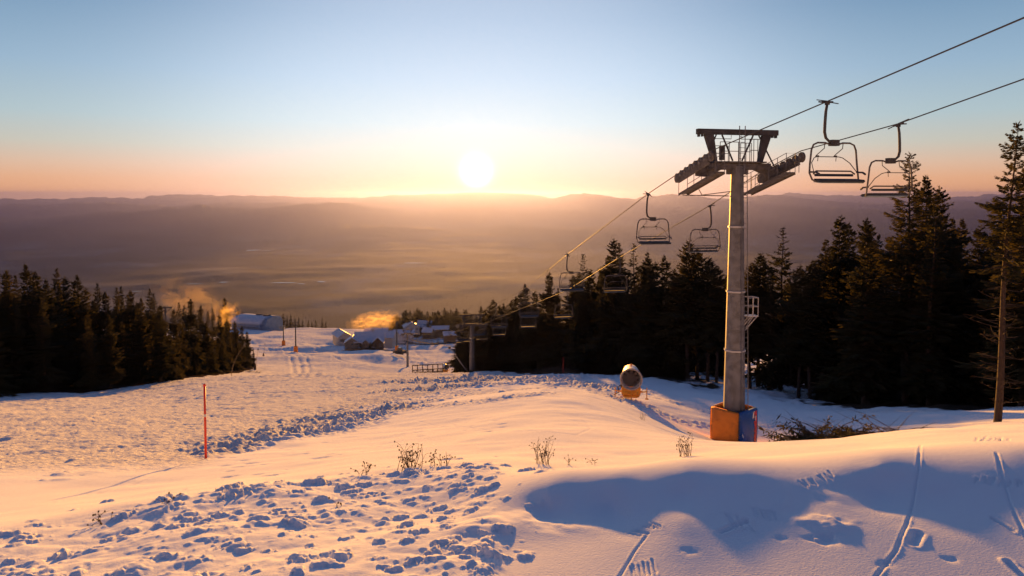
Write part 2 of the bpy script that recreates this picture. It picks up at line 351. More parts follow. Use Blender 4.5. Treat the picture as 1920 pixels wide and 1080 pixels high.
TRACKS = []; GROOVES = []; DENTS = []
def setup_marks():
    TRACKS.append((path((395,848),(470,832),(560,812),(640,795),(700,775),(760,765),(850,760),(930,750),(1000,738)), lambda t: 1.0+1.0*t, .12))
    TRACKS.append((path((560,790),(640,778),(720,770),(800,752),(900,737),(1010,728)), lambda t: 1.1+1.2*t, .16))
    TRACKS.append((path((760,735),(850,728),(950,722),(1060,716),(1130,726)), lambda t: 3.0+1.5*t, .42))
    TRACKS.append((path((800,715),(900,712),(1010,712),(1100,708)), lambda t: 5.0, .55))
    TRACKS.append((path((560,812),(620,795),(690,768),(760,748),(860,736)), lambda t: 2.4+1.4*t, .12))
    TRACKS.append((path((400,838),(470,818),(560,795),(640,776)), lambda t: 1.3, .09))
    TRACKS.append((path((1110,728),(1150,745),(1200,765)), lambda t: 1.4, .16))
    TRACKS.append((path((1210,760),(1260,785),(1320,800)), lambda t: 1.0, .12))
    TRACKS.append((path((1230,745),(1280,762),(1330,775)), lambda t: .8, .08))
    TRACKS.append((path((1420,800),(1520,806),(1620,808)), lambda t: 1.0, .1))
    for p, w, d in (([(1640,1085),(1680,1035),(1700,985),(1712,940),(1722,880),(1728,835)], .010, .014),
                    ([(1925,1010),(1895,945),(1880,900),(1868,850)], .010, .012),
                    ([(1722,1000),(1712,1020)], .03, .03),
                    ([(1890,1055),(1925,1085)], .02, .03), ([(1160,1085),(1190,1035),(1215,1000)], .009, .012),
                    ([(1350,1000),(1385,985),(1400,978)], .02, .025),
                    ([(1860,970),(1900,995)], .015, .03),
                    ([(120,935),(240,905),(340,872),(385,862)], .05, .03),
                    ([(780,790),(900,803),(1000,812),(1080,818),(1110,806),(1100,790),(1070,780)], .05, .012)):
        GROOVES.append((path(*p), w, d))
    rr = random.Random(4)
    def comb(cx, cy, n, dx, dy, lx, ly, w=.009, d=.014):
        for i in range(n):
            a = (cx+i*dx+rr.uniform(-3, 3), cy+i*dy+rr.uniform(-2, 2))
            GROOVES.append((path(a, (a[0]+lx+rr.uniform(-4, 4), a[1]+ly+rr.uniform(-2, 3))), w, d))
    comb(1362, 966, 6, 8, 2, 14, 22); comb(1408, 955, 7, 8, 1, 6, 16); comb(1178, 1000, 6, 9, -4, 22, 6)
    comb(1180, 1062, 6, 9, -2, 6, 24); comb(1500, 905, 8, 8, -3, 12, 10); comb(1835, 895, 9, 10, 1, -4, 9); comb(1825, 828, 8, 8, 0, 8, -12, .012, .015)
    for px_, py_ in ((1545,1012),(1290,1035),(1660,1060),(1780,1050),(1465,1010)): DENTS.append(((px_, py_), .07 if px_ == 1545 else .035, -.035 if px_ == 1545 else -.012))
    DENTS.append(((1552, 985), .14, .03)); DENTS.append(((1130, 955), .45, -.02)); DENTS.append(((1660, 940), .5, -.03)); DENTS.append(((955, 990), .28, .05))
    for pp, w, d in (([(470,640),(520,655),(600,668),(700,690)], .9, .4), ([(640,668),(740,673),(850,690)], 1.1, .6), ([(530,650),(548,680),(560,705)], .6, .35), ([(545,650),(563,680),(575,705)], .6, .35), ([(560,652),(578,680),(592,705)], .6, .35),
                     ([(500,700),(640,694),(760,684)], .7, .35), ([(480,640),(560,643),(640,662)], .9, .5), ([(780,660),(800,680),(790,700)], .8, .5), ([(820,655),(815,680),(830,700)], .7, .4), ([(700,665),(760,672),(780,690)], 1.0, .5)):
        GROOVES.append((path(*pp), w, d))
    DENTS.append(((670, 652), 20, -5.0)); DENTS.append(((800, 642), 30, -3.0)); DENTS.append(((600, 641), 16, -2.5))
    for i in range(60):
        t = rr.random(); px_ = 420+500*t+rr.uniform(-60, 60); py_ = 880-95*t+rr.uniform(-22, 16)
        DENTS.append(((px_, py_), rr.uniform(.05, .11), -rr.uniform(.02, .05)))
    for i in range(26):
        px_ = rr.uniform(60, 330); py_ = 920-.25*px_+rr.uniform(-60, 10); DENTS.append(((px_, py_), rr.uniform(.05, .14), rr.uniform(-.03, .06)))
setup_marks()

def snow_field():
    fine = np.linspace(-.70, .70, FINE_COLS); left = np.linspace(-math.pi, -.70, 90)[:-1]; right = np.linspace(.70, math.pi, 90)[1:]
    th = np.concatenate([left, fine, right])
    rr = [1.0]
    while rr[-1] < 1500:
        r = rr[-1]; rr.append(r*(1+(.02 if r < 3.4 else .0042 if r < 14 else .0052 if r < 130 else .009 if r < 800 else .04)))
    rr = np.array(rr); TH, RR = np.meshgrid(th, rr)
    x = RR*np.sin(TH); y = RR*np.cos(TH)
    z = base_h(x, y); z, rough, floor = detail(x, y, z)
    # thrown clods pressed into the berm
    rnd = np.random.RandomState(5)
    n = 0; xs, ys = x, y
    rows = np.nonzero(rr < 13)[0]; r1 = rows[-1]
    X, Y = x[:r1], y[:r1]; H = np.zeros(X.shape)
    for i in range(740):
        t = rnd.rand(); a = azi(-60)+(azi(955)-azi(-60))*rnd.rand(); cr_ = np.interp(a, CREST[:, 0], CREST[:, 1])
        q = rnd.rand()**.8; rad = 3.6+(cr_*1.0-3.6)*q
        if rnd.rand() < .35: a = azi(940)-abs(rnd.randn())*.25
        if i > 670: rad = cr_*rnd.uniform(1.0, 1.45)
        if i > 710: a = azi(rnd.uniform(940, 1040)); rad = rnd.uniform(3.8, 9)
        R_ = .015+.065*rnd.rand()**3.4+(.04 if q > .85 and rnd.rand() < .3 else 0); hh = R_*rnd.uniform(.25, .62)
        cx, cy_ = rad*math.sin(a), rad*math.cos(a)
        i0, i1 = np.searchsorted(rr, rad-R_*1.8), min(np.searchsorted(rr, rad+R_*1.8), r1); da = R_*1.8/rad
        j0, j1 = np.searchsorted(th, a-da), np.searchsorted(th, a+da)
        if i1 <= i0 or j1 <= j0: continue
        sx = X[i0:i1, j0:j1]-cx; sy = Y[i0:i1, j0:j1]-cy_
        an = rnd.rand()*3.14; ex = 1+rnd.rand()*.7; u = (sx*math.cos(an)+sy*math.sin(an))/ex; v = -sx*math.sin(an)+sy*math.cos(an)
        d = np.hypot(u, v)/R_+1.15*fbm((sx+cx)/(.03+R_*.6), (sy+cy_)/(.03+R_*.6), 60, 4, .7)
        b = np.clip(1-d**2, 0, 1)**.75*hh
        H[i0:i1, j0:j1] = np.maximum(H[i0:i1, j0:j1], b)
    z[:r1] += H
    nr, nc = x.shape
    V = np.stack([x, y, z], 2).reshape(-1, 3)
    i = np.arange(nr-1)[:, None]*nc+np.arange(nc-1)[None]
    F = np.stack([i, i+1, i+nc+1, i+nc], 2).reshape(-1, 4)[:, ::-1]
    c0 = len(V); V = np.concatenate([V, [[0, 0, float(z[0].mean())]]])
    me = npmesh('snow_field', V, F, True)
    # close the small hole under the viewer
    o = link('snow_field', me, MATS['snow'])
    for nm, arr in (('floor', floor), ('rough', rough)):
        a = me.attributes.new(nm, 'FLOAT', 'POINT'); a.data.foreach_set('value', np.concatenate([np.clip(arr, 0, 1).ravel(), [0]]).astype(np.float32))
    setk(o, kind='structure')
    return rr, th, z
FINE_COLS = 860
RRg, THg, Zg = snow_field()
def gz(x, y):
    """height of the finished ground"""
    r = math.hypot(x, y); t = math.atan2(x, y)
    i = min(max(np.searchsorted(RRg, r)-1, 0), len(RRg)-2); j = min(max(np.searchsorted(THg, t)-1, 0), len(THg)-2)
    a = (r-RRg[i])/(RRg[i+1]-RRg[i]); b = (t-THg[j])/(THg[j+1]-THg[j])
    return float((Zg[i, j]*(1-a)+Zg[i+1, j]*a)*(1-b)+(Zg[i, j+1]*(1-a)+Zg[i+1, j+1]*a)*b)
def patch_ground():
    n = 40; mb = MB(); rr0 = 1.004
    vs = [(rr0*math.sin(a), rr0*math.cos(a), gz(rr0*math.sin(a), rr0*math.cos(a))-.002) for a in [2*math.pi*k/n for k in range(n)]]
    mb.add(vs+[(0, 0, Z0)], [(k, (k+1) % n, n) for k in range(n)])
    setk(mb.build('snow_patch', MATS['snow'], smooth=True), kind='structure')
patch_ground()

# ------------------------------------------------------------------ valley and mountains
RIDGES = [
 (62000, 5200, [(-600,372),(0,373),(130,372),(180,370),(270,372),(283,366),(320,364),(350,366),(400,365),(470,366),(520,368),(600,369),(650,371),(700,368),(740,365),(800,363),(850,361),(900,361),(980,363),(1030,370),(1120,374),(1380,373),(1450,368),(1480,360),(1500,362),(1540,366),(1600,365),(1680,368),(1750,370),(1830,366),(1870,363),(1920,362),(2400,365)]),
 (47000, 5200, [(-600,384),(0,384),(120,381),(200,379),(300,384),(420,380),(520,381),(640,378),(800,382),(900,380),(980,383),(1030,372),(1060,367),(1075,365),(1095,361),(1110,364),(1150,369),(1190,373),(1215,366),(1230,368),(1260,363),(1275,364),(1300,367),(1320,369),(1350,377),(1370,375),(1400,367),(1440,365),(1470,367),(1520,372),(1600,379),(1700,380),(1800,376),(1920,372),(2400,376)]),
 (34000, 3800, [(-600,400),(0,407),(100,407),(150,402),(200,398),(260,395),(300,391),(320,388),(350,392),(380,383),(400,387),(430,389),(470,390),(520,388),(560,384),(620,380),(650,380),(690,386),(740,393),(790,398),(830,392),(850,388),(880,386),(920,386),(960,391),(1000,394),(1100,391),(1200,396),(1300,391),(1400,392),(1500,388),(1600,390),(1700,393),(1800,392),(1920,388),(2400,380)]),
 (24000, 2400, [(-600,425),(0,428),(120,424),(250,430),(400,425),(500,428),(640,420),(740,424),(850,430),(950,424),(1100,427),(1250,420),(1400,414),(1550,410),(1700,416),(1920,410),(2400,410)])]
LAKES = [(474,469,20,1.5),(500,470,10,.8),(532,530,36,1.6),(565,532,14,1.2),(603,528,18,1.4),(420,529,24,1.0),(778,493,40,1.0),(365,532,22,1.2),(256,546,14,1)]
ZLAKE = -1290.0
LK = []
for _px, _py, _w, _h in LAKES:
    _d = at(_px, _py, 1); _Y = ZLAKE/_d.z; LK.append((_d.x*_Y, _Y, _w/FPX*_Y/2, _h*_Y*_Y/(FPX*1290)/2))
def valley():
    th = np.linspace(-1.0, 1.0, 1300)
    rr = np.concatenate([np.exp(np.linspace(math.log(1250), math.log(16000), 150)), np.linspace(16100, 76000, 420)])
    TH, RR = np.meshgrid(th, rr); x = RR*np.sin(TH); y = RR*np.cos(TH)
    z = -1300+fbm(x/2600, y/2600, 3, 5)*60+fbm(x/900, y/900, 9, 3)*14
    z = np.maximum(z, -1318)
    z = np.maximum(z, -470-(RR-1250)*.42+fbm(x/500, y/500, 4, 5)*130)
    for lx, ly, lw, ld in LK:
        q = np.nonzero((np.abs(x-lx) < lw*4+500) & (np.abs(y-ly) < ld*4+900)); e = np.hypot((x[q]-lx)/(lw*1.9+120), (y[q]-ly)/(ld*1.9+260))
        k = 1-sstep(1.0, 1.8, e); z[q] = z[q]*(1-k)+(ZLAKE-3)*k
    for D, Wd, prof in RIDGES:
        a = np.array([azi(p[0]) for p in prof]); el = []
        for p in prof:
            d = at(p[0], p[1], 1.0); el.append(d.z/math.hypot(d.x, d.y))
        e = np.interp(TH, a, np.array(el))+fbm(TH*70+D, TH*0, 17, 4, .6)*.0022-.0002; e0 = e
        dd = RR-D*(1+.06*np.sin(TH*7+D)); spur = 1+.9*fbm(TH*12, TH*0+D*.01, 13, 3)+.8*fbm(x/2500, y/2500, 15, 4)
        shp = np.exp(-np.abs(dd/(Wd*np.clip(spur, .35, 2)))**1.35)
        top = e*RR
        zz = -1300+(top+1300)*shp+(fbm(x/2200, y/2200, 23, 4, .5)*220-30)*shp*(1-np.exp(-np.abs(dd)/900))
        z = np.maximum(z, zz)
    nr, nc = x.shape; V = np.stack([x, y, z], 2).reshape(-1, 3)
    i = np.arange(nr-1)[:, None]*nc+np.arange(nc-1)[None]
    F = np.stack([i, i+1, i+nc+1, i+nc], 2).reshape(-1, 4)[:, ::-1]
    m = bpy.data.materials.new('valley_land'); m.use_nodes = True; nt = m.node_tree; N = nt.nodes; L = nt.links; b = N['Principled BSDF']; b.inputs['Roughness'].default_value = .95
    b.inputs['Specular IOR Level'].default_value = .1
    geo = N.new('ShaderNodeNewGeometry')
    vo = N.new('ShaderNodeTexVoronoi'); vo.inputs['Scale'].default_value = .0016; L.new(geo.outputs['Position'], vo.inputs['Vector'])
    nz = N.new('ShaderNodeTexNoise'); nz.inputs['Scale'].default_value = .0007; nz.inputs['Detail'].default_value = 9; nz.inputs['Roughness'].default_value = .62; L.new(geo.outputs['Position'], nz.inputs['Vector'])
    cr = N.new('ShaderNodeValToRGB'); L.new(nz.outputs['Fac'], cr.inputs[0]); e = cr.color_ramp.elements
    e[0].position = .40; e[0].color = (.012, .018, .012, 1); e[1].position = .62; e[1].color = (.12, .12, .105, 1)
    e2 = cr.color_ramp.elements.new(.52); e2.color = (.035, .04, .032, 1)
    mx = N.new('ShaderNodeMix'); mx.data_type = 'RGBA'; mx.blend_type = 'MULTIPLY'; mx.inputs['Factor'].default_value = .7
    hs = N.new('ShaderNodeMapRange'); hs.inputs['To Min'].default_value = .35; hs.inputs['To Max'].default_value = 1.5; L.new(vo.outputs['Color'], hs.inputs['Value'])
    # wooded hills are darker than the fields of the plain
    sz = N.new('ShaderNodeSeparateXYZ'); L.new(geo.outputs['Position'], sz.inputs[0])
    hm = N.new('ShaderNodeMapRange'); hm.inputs['From Min'].default_value = -1260; hm.inputs['From Max'].default_value = -1150; L.new(sz.outputs['Z'], hm.inputs['Value'])
    wd = N.new('ShaderNodeMix'); wd.data_type = 'RGBA'; wd.inputs['B'].default_value = (.016, .021, .018, 1); L.new(hm.outputs[0], wd.inputs['Factor']); L.new(cr.outputs[0], wd.inputs['A'])
    L.new(wd.outputs['Result'], mx.inputs['A']); L.new(hs.outputs[0], mx.inputs['B']); L.new(mx.outputs['Result'], b.inputs['Base Color'])
    setk(link('valley_plain', npmesh('valley_plain', V, F, True), m), kind='structure')
valley()

def haze():
    m = bpy.data.materials.new('haze_air'); m.use_nodes = True; nt = m.node_tree; N = nt.nodes; N.clear()
    out = N.new('ShaderNodeOutputMaterial'); v = N.new('ShaderNodeVolumePrincipled')
    v.inputs['Color'].default_value = (.128, .158, .54, 1); v.inputs['Density'].default_value = HAZE_D; v.inputs['Anisotropy'].default_value = .73
    nt.links.new(v.outputs[0], out.inputs['Volume'])
    mb = MB(); mb.box((0, 30500, (-1345+170)/2), (200000, 81000, 1515))
    setk(mb.build('haze', m), kind='stuff')
HAZE_D = 1.7e-5
haze()

# ------------------------------------------------------------------ object materials
M_GALV = mat('galvanised_steel', (.20, .205, .225), .7, .25, .35, 3, .2, 60)
M_DSTEEL = mat('dark_steel', (.08, .08, .085), .85, .1, .4, 4, .2, 60)
M_STEEL = mat('weathered_steel', (.15, .14, .135), .9, .0, .5, 5, .2, 60)
M_RUBBER = mat('rubber', (.025, .025, .028), .8)
M_CABLE = mat('wire_rope', (.06, .055, .05), .6, .3)
M_SEAT = mat('seat_pad', (.045, .055, .075), .95, 0, .3, 6)
M_SEATB = mat('seat_blue', (.26, .34, .42), .95, 0, .2, 6)
M_ORANGE = mat('orange_vinyl', (.85, .24, .012), .6, 0, .25, 2.5, .3, 6)
M_BLUE = mat('blue_vinyl', (.015, .09, .34), .5, 0, .2, 2.5, .3, 6)
M_RED = mat('red_vinyl', (.55, .03, .04), .55, 0, .25, 3, .2, 8)
M_WHITE = mat('white_paint', (.72, .72, .72), .5, 0, .15, 3)
M_LGREY = mat('light_grey_paint', (.5, .5, .52), .5, .2, .15, 3)
M_YEL = mat('orange_yellow_paint', (.88, .38, .03), .5, 0, .25, 4)
M_RPOLE = mat('red_orange_pole', (.75, .05, .02), .45)
M_BARK = mat('bark', (.085, .055, .038), .95, 0, .5, 9, .8, 18)
M_BARKR = mat('reddish_bark', (.065, .040, .028), .95, 0, .5, 9, .8, 18)
M_TWIG = mat('dry_stalk', (.09, .055, .03), .9, 0, .4, 20)
M_WOOD = mat('dark_timber', (.10, .06, .035), .85, 0, .5, 3, .4, 8)
M_WOODL = mat('pale_timber', (.26, .19, .13), .85, 0, .4, 3)
M_STONE = mat('rough_stone', (.24, .22, .20), .9, 0, .5, 2, .6, 5)
M_GLASS = mat('window_glass', (.03, .04, .05), .12)
M_HALLW = mat('blue_grey_cladding', (.16, .25, .38), .6, 0, .35, .6)
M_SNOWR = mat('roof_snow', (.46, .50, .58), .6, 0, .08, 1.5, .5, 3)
M_PLAS = mat('pale_plaster', (.45, .43, .40), .85, 0, .3, 2)

def needles_material(name, col):
    m = bpy.data.materials.new(name); m.use_nodes = True; nt = m.node_tree; N = nt.nodes; L = nt.links; b = N['Principled BSDF']
    b.inputs['Roughness'].default_value = .75; b.inputs['Specular IOR Level'].default_value = .15
    oi = N.new('ShaderNodeObjectInfo'); geo = N.new('ShaderNodeNewGeometry')
    nz = N.new('ShaderNodeTexNoise'); nz.inputs['Scale'].default_value = 1.3; nz.inputs['Detail'].default_value = 4
    L.new(geo.outputs['Position'], nz.inputs['Vector'])
    a = N.new('ShaderNodeMath'); a.operation = 'MULTIPLY_ADD'; L.new(oi.outputs['Random'], a.inputs[0]); a.inputs[1].default_value = .45; L.new(nz.outputs['Fac'], a.inputs[2])
    cr = N.new('ShaderNodeValToRGB'); L.new(a.outputs[0], cr.inputs[0]); e = cr.color_ramp.elements
    e[0].position = .35; e[0].color = (*[c*.6 for c in col], 1); e[1].position = 1.0; e[1].color = (col[0]*2.2, col[1]*1.45, col[2]*1.1, 1)
    L.new(cr.outputs[0], b.inputs['Base Color']); MATS[name] = m
    tr = N.new('ShaderNodeBsdfTranslucent'); L.new(cr.outputs[0], tr.inputs['Color']); ms = N.new('ShaderNodeMixShader'); ms.inputs[0].default_value = .4
    L.new(b.outputs[0], ms.inputs[1]); L.new(tr.outputs[0], ms.inputs[2]); L.new(ms.outputs[0], N['Material Output'].inputs['Surface']); return m
M_NEED = needles_material('spruce_needles', (.030, .036, .017))

# ------------------------------------------------------------------ conifers
def conifer_meshes(name, seed, H, Rr, clear, wsp, nb, tw, sparse=0.0, droop=.30, fine=1.0, deadlow=0.0, lean=0.0):
    rnd = np.random.RandomState(seed); tris = []; wood = MB()
    def tx(z): return lean*z+.10*math.sin(z*.35+seed)
    wood.tube([(tx(z), .05*math.sin(z*.5+seed*2), z) for z in np.linspace(-1.2, H*.985, 12)], list(np.linspace(.011*H+.035, .012, 12)), 7)
    z = clear*H; P = []; D = []; Ls = []
    while z < H-.12:
        t = (z-clear*H)/(H*(1-clear))
        env = Rr*((1-t)**.78)*(.55+.45*min(1, t*7+.25))+.06
        lump = 1+.28*math.sin(z*1.7+seed)+.12*math.sin(z*4.1+seed*3)
        n = max(3, int(round(nb*(.55+.45*(1-t)))))
        a0 = rnd.rand()*6.28
        for k in range(n):
            if rnd.rand() < sparse*(1-t*.6): continue
            a = a0+6.283*k/n+rnd.uniform(-.3, .3); L = env*lump*rnd.uniform(.62, 1.15)
            if rnd.rand() < .06: L *= 1.22
            if rnd.rand() < .12: L *= .5
            up = .55*t+.10-.42*(1-t)**1.5*(L/Rr)-rnd.uniform(-.08, .1); zz = z+rnd.uniform(-.5, .5)*wsp
            nseg = 4; ss = np.linspace(0, 1, nseg+1)
            bx = np.cos(a)*L*ss; by = np.sin(a)*L*ss; bz = zz+L*(up*ss-droop*(1-t)*ss**2+.12*ss**3)
            wood.tube([(tx(zz)+bx[i], by[i], bz[i]) for i in range(nseg+1)], [.012+.013*L*(1-s) for s in ss], 3, cap=False)
            m = max(4, int(L/tw)); s0 = .12+.25*sparse
            for side in (-1, 1):
                s = s0+(1-s0)*(np.arange(m)+rnd.rand(m)*.8)/m
                x = tx(zz)+np.cos(a)*L*s; y = np.sin(a)*L*s; zc = zz+L*(up*s-droop*(1-t)*s**2+.12*s**3)
                l = (.10+.42*L*(1-s)**.8*np.minimum(1, s*4+.2))*rnd.uniform(.6, 1.25, m)
                aa = a+side*rnd.uniform(.5, 1.15, m); hang = rnd.uniform(-.75, .05, m)*(1-.6*t)
                w = (.035+.045*rnd.rand(m)+.06*l)*fine
                P.append(np.stack([x, y, zc], 1)); D.append(np.stack([np.cos(aa)*l, np.sin(aa)*l, hang*l], 1)); Ls.append(w)
            # end tuft
            P.append(np.array([[tx(zz)+bx[-2], by[-2], bz[-2]]]*2)); D.append(np.array([[np.cos(a)*L*.34, np.sin(a)*L*.34, .02*L], [np.cos(a)*L*.30, np.sin(a)*L*.30, -.10*L]])); Ls.append(np.array([.07, .06])*fine)
        z += wsp*rnd.uniform(.75, 1.25)*(1.1-.45*t)
    for k in range(14):
        a = rnd.rand()*6.28; zz = H-rnd.rand()*.6
        P.append(np.array([[tx(zz), 0, zz]])); D.append(np.array([[math.cos(a)*.12, math.sin(a)*.12, .25]])); Ls.append(np.array([.03]))
    P = np.concatenate(P); D = np.concatenate(D); w = np.concatenate(Ls); n = len(P)
    q = rnd.randn(n, 3); sd = np.cross(D, q); sd /= np.linalg.norm(sd, axis=1)[:, None]+1e-9
    mid = P+D*.5+rnd.randn(n, 3)*.02*np.linalg.norm(D, axis=1)[:, None]; mid[:, 2] -= .06*np.linalg.norm(D, axis=1)
    V = np.stack([P, mid+sd*w[:, None], P+D, mid-sd*w[:, None]], 1).reshape(-1, 3)
    F = np.arange(n*4).reshape(-1, 4)
    crown = npmesh('crown', V, F); crown.materials.append(M_NEED)
    if deadlow:
        rr_ = random.Random(seed)
        for i in range(int(60*deadlow)):
            zz = rr_.uniform(.06, clear+.1)*H; a = rr_.uniform(0, 6.28); L = rr_.uniform(.5, 1.9); u = rr_.uniform(-.25, .1)
            pts = [Vector((tx(zz), 0, zz))]
            d = Vector((math.cos(a), math.sin(a), u))
            for k in range(5):
                pts.append(pts[-1]+d*L/5); d = (d+Vector((rr_.uniform(-.2, .2), rr_.uniform(-.2, .2), rr_.uniform(-.06, .2)))).normalized()
            wood.tube(pts, [.022, .018, .014, .010, .007, .004], 4)
            for k in (2, 3, 4):
                e = pts[k]+Vector((rr_.uniform(-.35, .35), rr_.uniform(-.35, .35), rr_.uniform(-.1, .25))); wood.tube([pts[k], e], [.008, .003], 3)
    me = bpy.data.meshes.new('trunk'); me.from_pydata(wood.v, [], wood.f); me.update(); me.polygons.foreach_set('use_smooth', [True]*len(me.polygons))
    me.materials.append(M_BARKR if deadlow else M_BARK)
    return crown, me, H, Rr

TREES = {
 'full': conifer_meshes('a', 1, 16, 2.7, .05, .36, 11, .085, 0, .32),
 'full2': conifer_meshes('b', 2, 16, 2.3, .10, .36, 10, .085, .05, .26),
 'slim': conifer_meshes('c', 3, 16, 1.7, .06, .38, 9, .085, .08, .35),
 'broad': conifer_meshes('d', 4, 16, 3.1, .03, .38, 12, .09, .02, .38),
 'stem': conifer_meshes('s', 15, 16, 2.6, .30, .34, 11, .085, .02, .25, deadlow=.25),
 'trunky': conifer_meshes('e', 5, 16, 2.2, .34, .40, 9, .09, .12, .22, deadlow=.5),
 'sparse': conifer_meshes('f', 6, 16, 2.5, .20, .46, 7, .085, .30, .18, fine=.8, deadlow=.3),
 'edge': conifer_meshes('g', 8, 16, 1.7, .50, .34, 9, .07, .34, .12, fine=.62, deadlow=1.6, lean=.05),
 'open': conifer_meshes('h', 9, 18, 3.0, .22, .42, 8, .075, .26, .10, fine=.62, deadlow=.4),
 'far1': conifer_meshes('i', 10, 16, 2.4, .03, .6, 8, .22, 0, .3, fine=2.6),
 'far2': conifer_meshes('j', 11, 16, 1.8, .03, .6, 7, .22, 0, .3, fine=2.6),
}
tree_log = []
def tree(kind, x, y, ztop, wood_name, label=None, width=1.0, zb=None):
    crown, trunk, H, Rr = TREES[kind]; zb = gz(x, y) if zb is None else zb
    h = ztop-zb; s = h/H
    o = bpy.data.objects.new('spruce_tree', None); COL.objects.link(o); o.empty_display_size = .5
    o.location = (x, y, zb); o.rotation_euler = (0, 0, random.Random(int(x*100+y*10)).uniform(0, 6.28) if kind != 'edge' else .25)
    w = s*width*(1.0 if kind == 'edge' else 1.32)*(1.0 if s < 1.15 else (1.15/s)**.4)
    o.scale = (w, w, s); o['category'] = 'tree'
    for nm, me in (('trunk', trunk), ('crown', crown)):
        c = bpy.data.objects.new(nm, me); COL.objects.link(c); c.parent = o
    px, py = proj(x, y, ztop)
    tree_log.append([wood_name, px, y, h, o, label, kind])
    return o
def tree_at(kind, px, py, Y, wood_name, label=None, width=1.0):
    p = at(px, py, Y); return tree(kind, p.x, p.y, p.z, wood_name, label, width)

rt = random.Random(77)
RW = 'wood on the right'; LW = 'wood on the left'
RTREES = [('full',862,598,205),('full2',872,592,190),('full',884,590,178),('broad',893,588,170),('full2',910,580,158),('full',918,572,152),('full',936,572,150),('broad',944,568,146),('full2',958,563,140),('full',967,556,136),('full',976,548,132),('full2',903,575,150),('full',925,562,141),('slim',950,572,138),('full2',986,533,126),('full',1003,546,121),('full',1030,512,116),('slim',1047,540,113),('sparse',1092,478,108),
 ('full',1107,505,106),('full',1150,449,101),('slim',1160,455,103),('sparse',1190,458,97),('broad',1214,473,96),('full',1229,492,94),('full2',1247,480,92),('full',1265,505,90),
 ('full',1291,450,88),('broad',1309,468,90),('full2',1330,482,86),('full',1347,498,84),('full',1408,492,83),('full',1425,474,84),('slim',1446,500,80),('sparse',1468,429,84),
 ('full',1502,498,76),('full2',1522,488,74),('trunky',1547,450,76),('full',1576,406,78),('full',1592,420,80),('full',1626,411,76),('slim',1650,440,70),('open',1706,288,63),
 ('full2',1737,332,66),('full',1763,352,68),('slim',1785,410,74),('full2',1802,413,76),('full',1838,424,72),('broad',1858,440,66),('full',1876,430,58),('full2',1935,290,46),('full',1985,330,50),('broad',2060,300,55)]
for k, px, py, Y in RTREES:
    if 1270 < px < 1560 and k in ('full', 'full2', 'broad'): k = 'stem'
    lab = {1706: 'tallest open-crowned spruce of the right-hand wood, just right of the two near chairs', 1468: 'sparse spruce with ladder-like branches standing out just right of the lift tower'}.get(px)
    tree_at(k, px, py, Y, RW, lab, .95)
tree_at('edge', 1884, 226, 30, RW, 'near spruce at the right edge with bare reddish trunk and dead lower branches')
env = np.array([(a[1], a[2]) for a in RTREES])
def edgeY(px): return float(np.interp(px, [860, 960, 1100, 1290, 1400, 1500, 1700, 1900, 2300], [128, 118, 101, 77, 64, 62, 56, 50, 44]))
PLACED = [(t[4].location.x, t[4].location.y) for t in tree_log]
def free(x, y, d): return all((x-a)**2+(y-b)**2 > d*d for a, b in PLACED)
tries = 0; cnt = 0
while cnt < 98 and tries < 5000:
    tries += 1
    px = rt.uniform(868, 2150); e = edgeY(px); q = rt.random()
    Y = e+2+(e*.75)*q**1.3
    lo = np.interp(px, env[:, 0], env[:, 1]); py = lo+rt.uniform(12, 80)
    d = at(px, PCY, Y); x = d.x
    if not free(x, Y, 1.9) or (px < 915 and Y < 146): continue
    zb = gz(x, Y); ztop = at(px, py, Y).z; h = ztop-zb
    if h > 20: ztop = zb+rt.uniform(16, 19.5)
    if h < 8:
        ztop = zb+rt.uniform(8.5, 12)
        if proj(x, Y, ztop)[1] < lo: continue
    kind = rt.choice(['full', 'full2', 'broad', 'trunky', 'trunky', 'slim', 'full'])
    if 1270 < px < 1570:
        if Y < e+22: continue
        kind = 'stem' if Y < e+34 else rt.choice(['full', 'broad'])
    PLACED.append((x, Y)); tree(kind, x, Y, ztop, RW); cnt += 1
LTREES = [('broad',-60,490,92),('full2',-25,500,98),('full',12,508,106),('slim',27,516,110),('full2',50,497,104),('full',66,510,110),('broad',86,524,106),('slim',107,503,110),('full',122,520,113),('full2',143,517,116),
 ('full',160,540,113),('slim',181,531,118),('full',197,548,116),('slim',217,539,120),('slim',228,537,126),('full',244,545,122),('full2',263,560,118),('slim',280,541,128),('slim',289,550,132),('full',300,572,126),
 ('full',325,580,140),('slim',336,567,145),('slim',346,572,150),('full',357,561,155),('full2',375,574,165),('slim',389,584,175),('slim',398,579,182),('full',411,590,190),('full2',425,599,205),('full',440,603,215),('full2',453,611,228),('full',463,622,238),('slim',475,652,236)]
for k, px, py, Y in LTREES: tree_at(k, px, py, Y, LW, None, .92)
for q in range(12):
    px = -90-q*32+rt.uniform(-6, 6); tree_at(rt.choice(['full', 'full2', 'broad']), px, rt.uniform(478, 505)-q*.5, 92+rt.uniform(-2, 22), LW, None, 1.0)
tree_at('full', 421, 558, 330, LW, 'lone dark spruce top rising behind the golden plume beside the blue hall')
envl = np.array([(a[1], a[2]) for a in LTREES]); cnt = 0; tries = 0
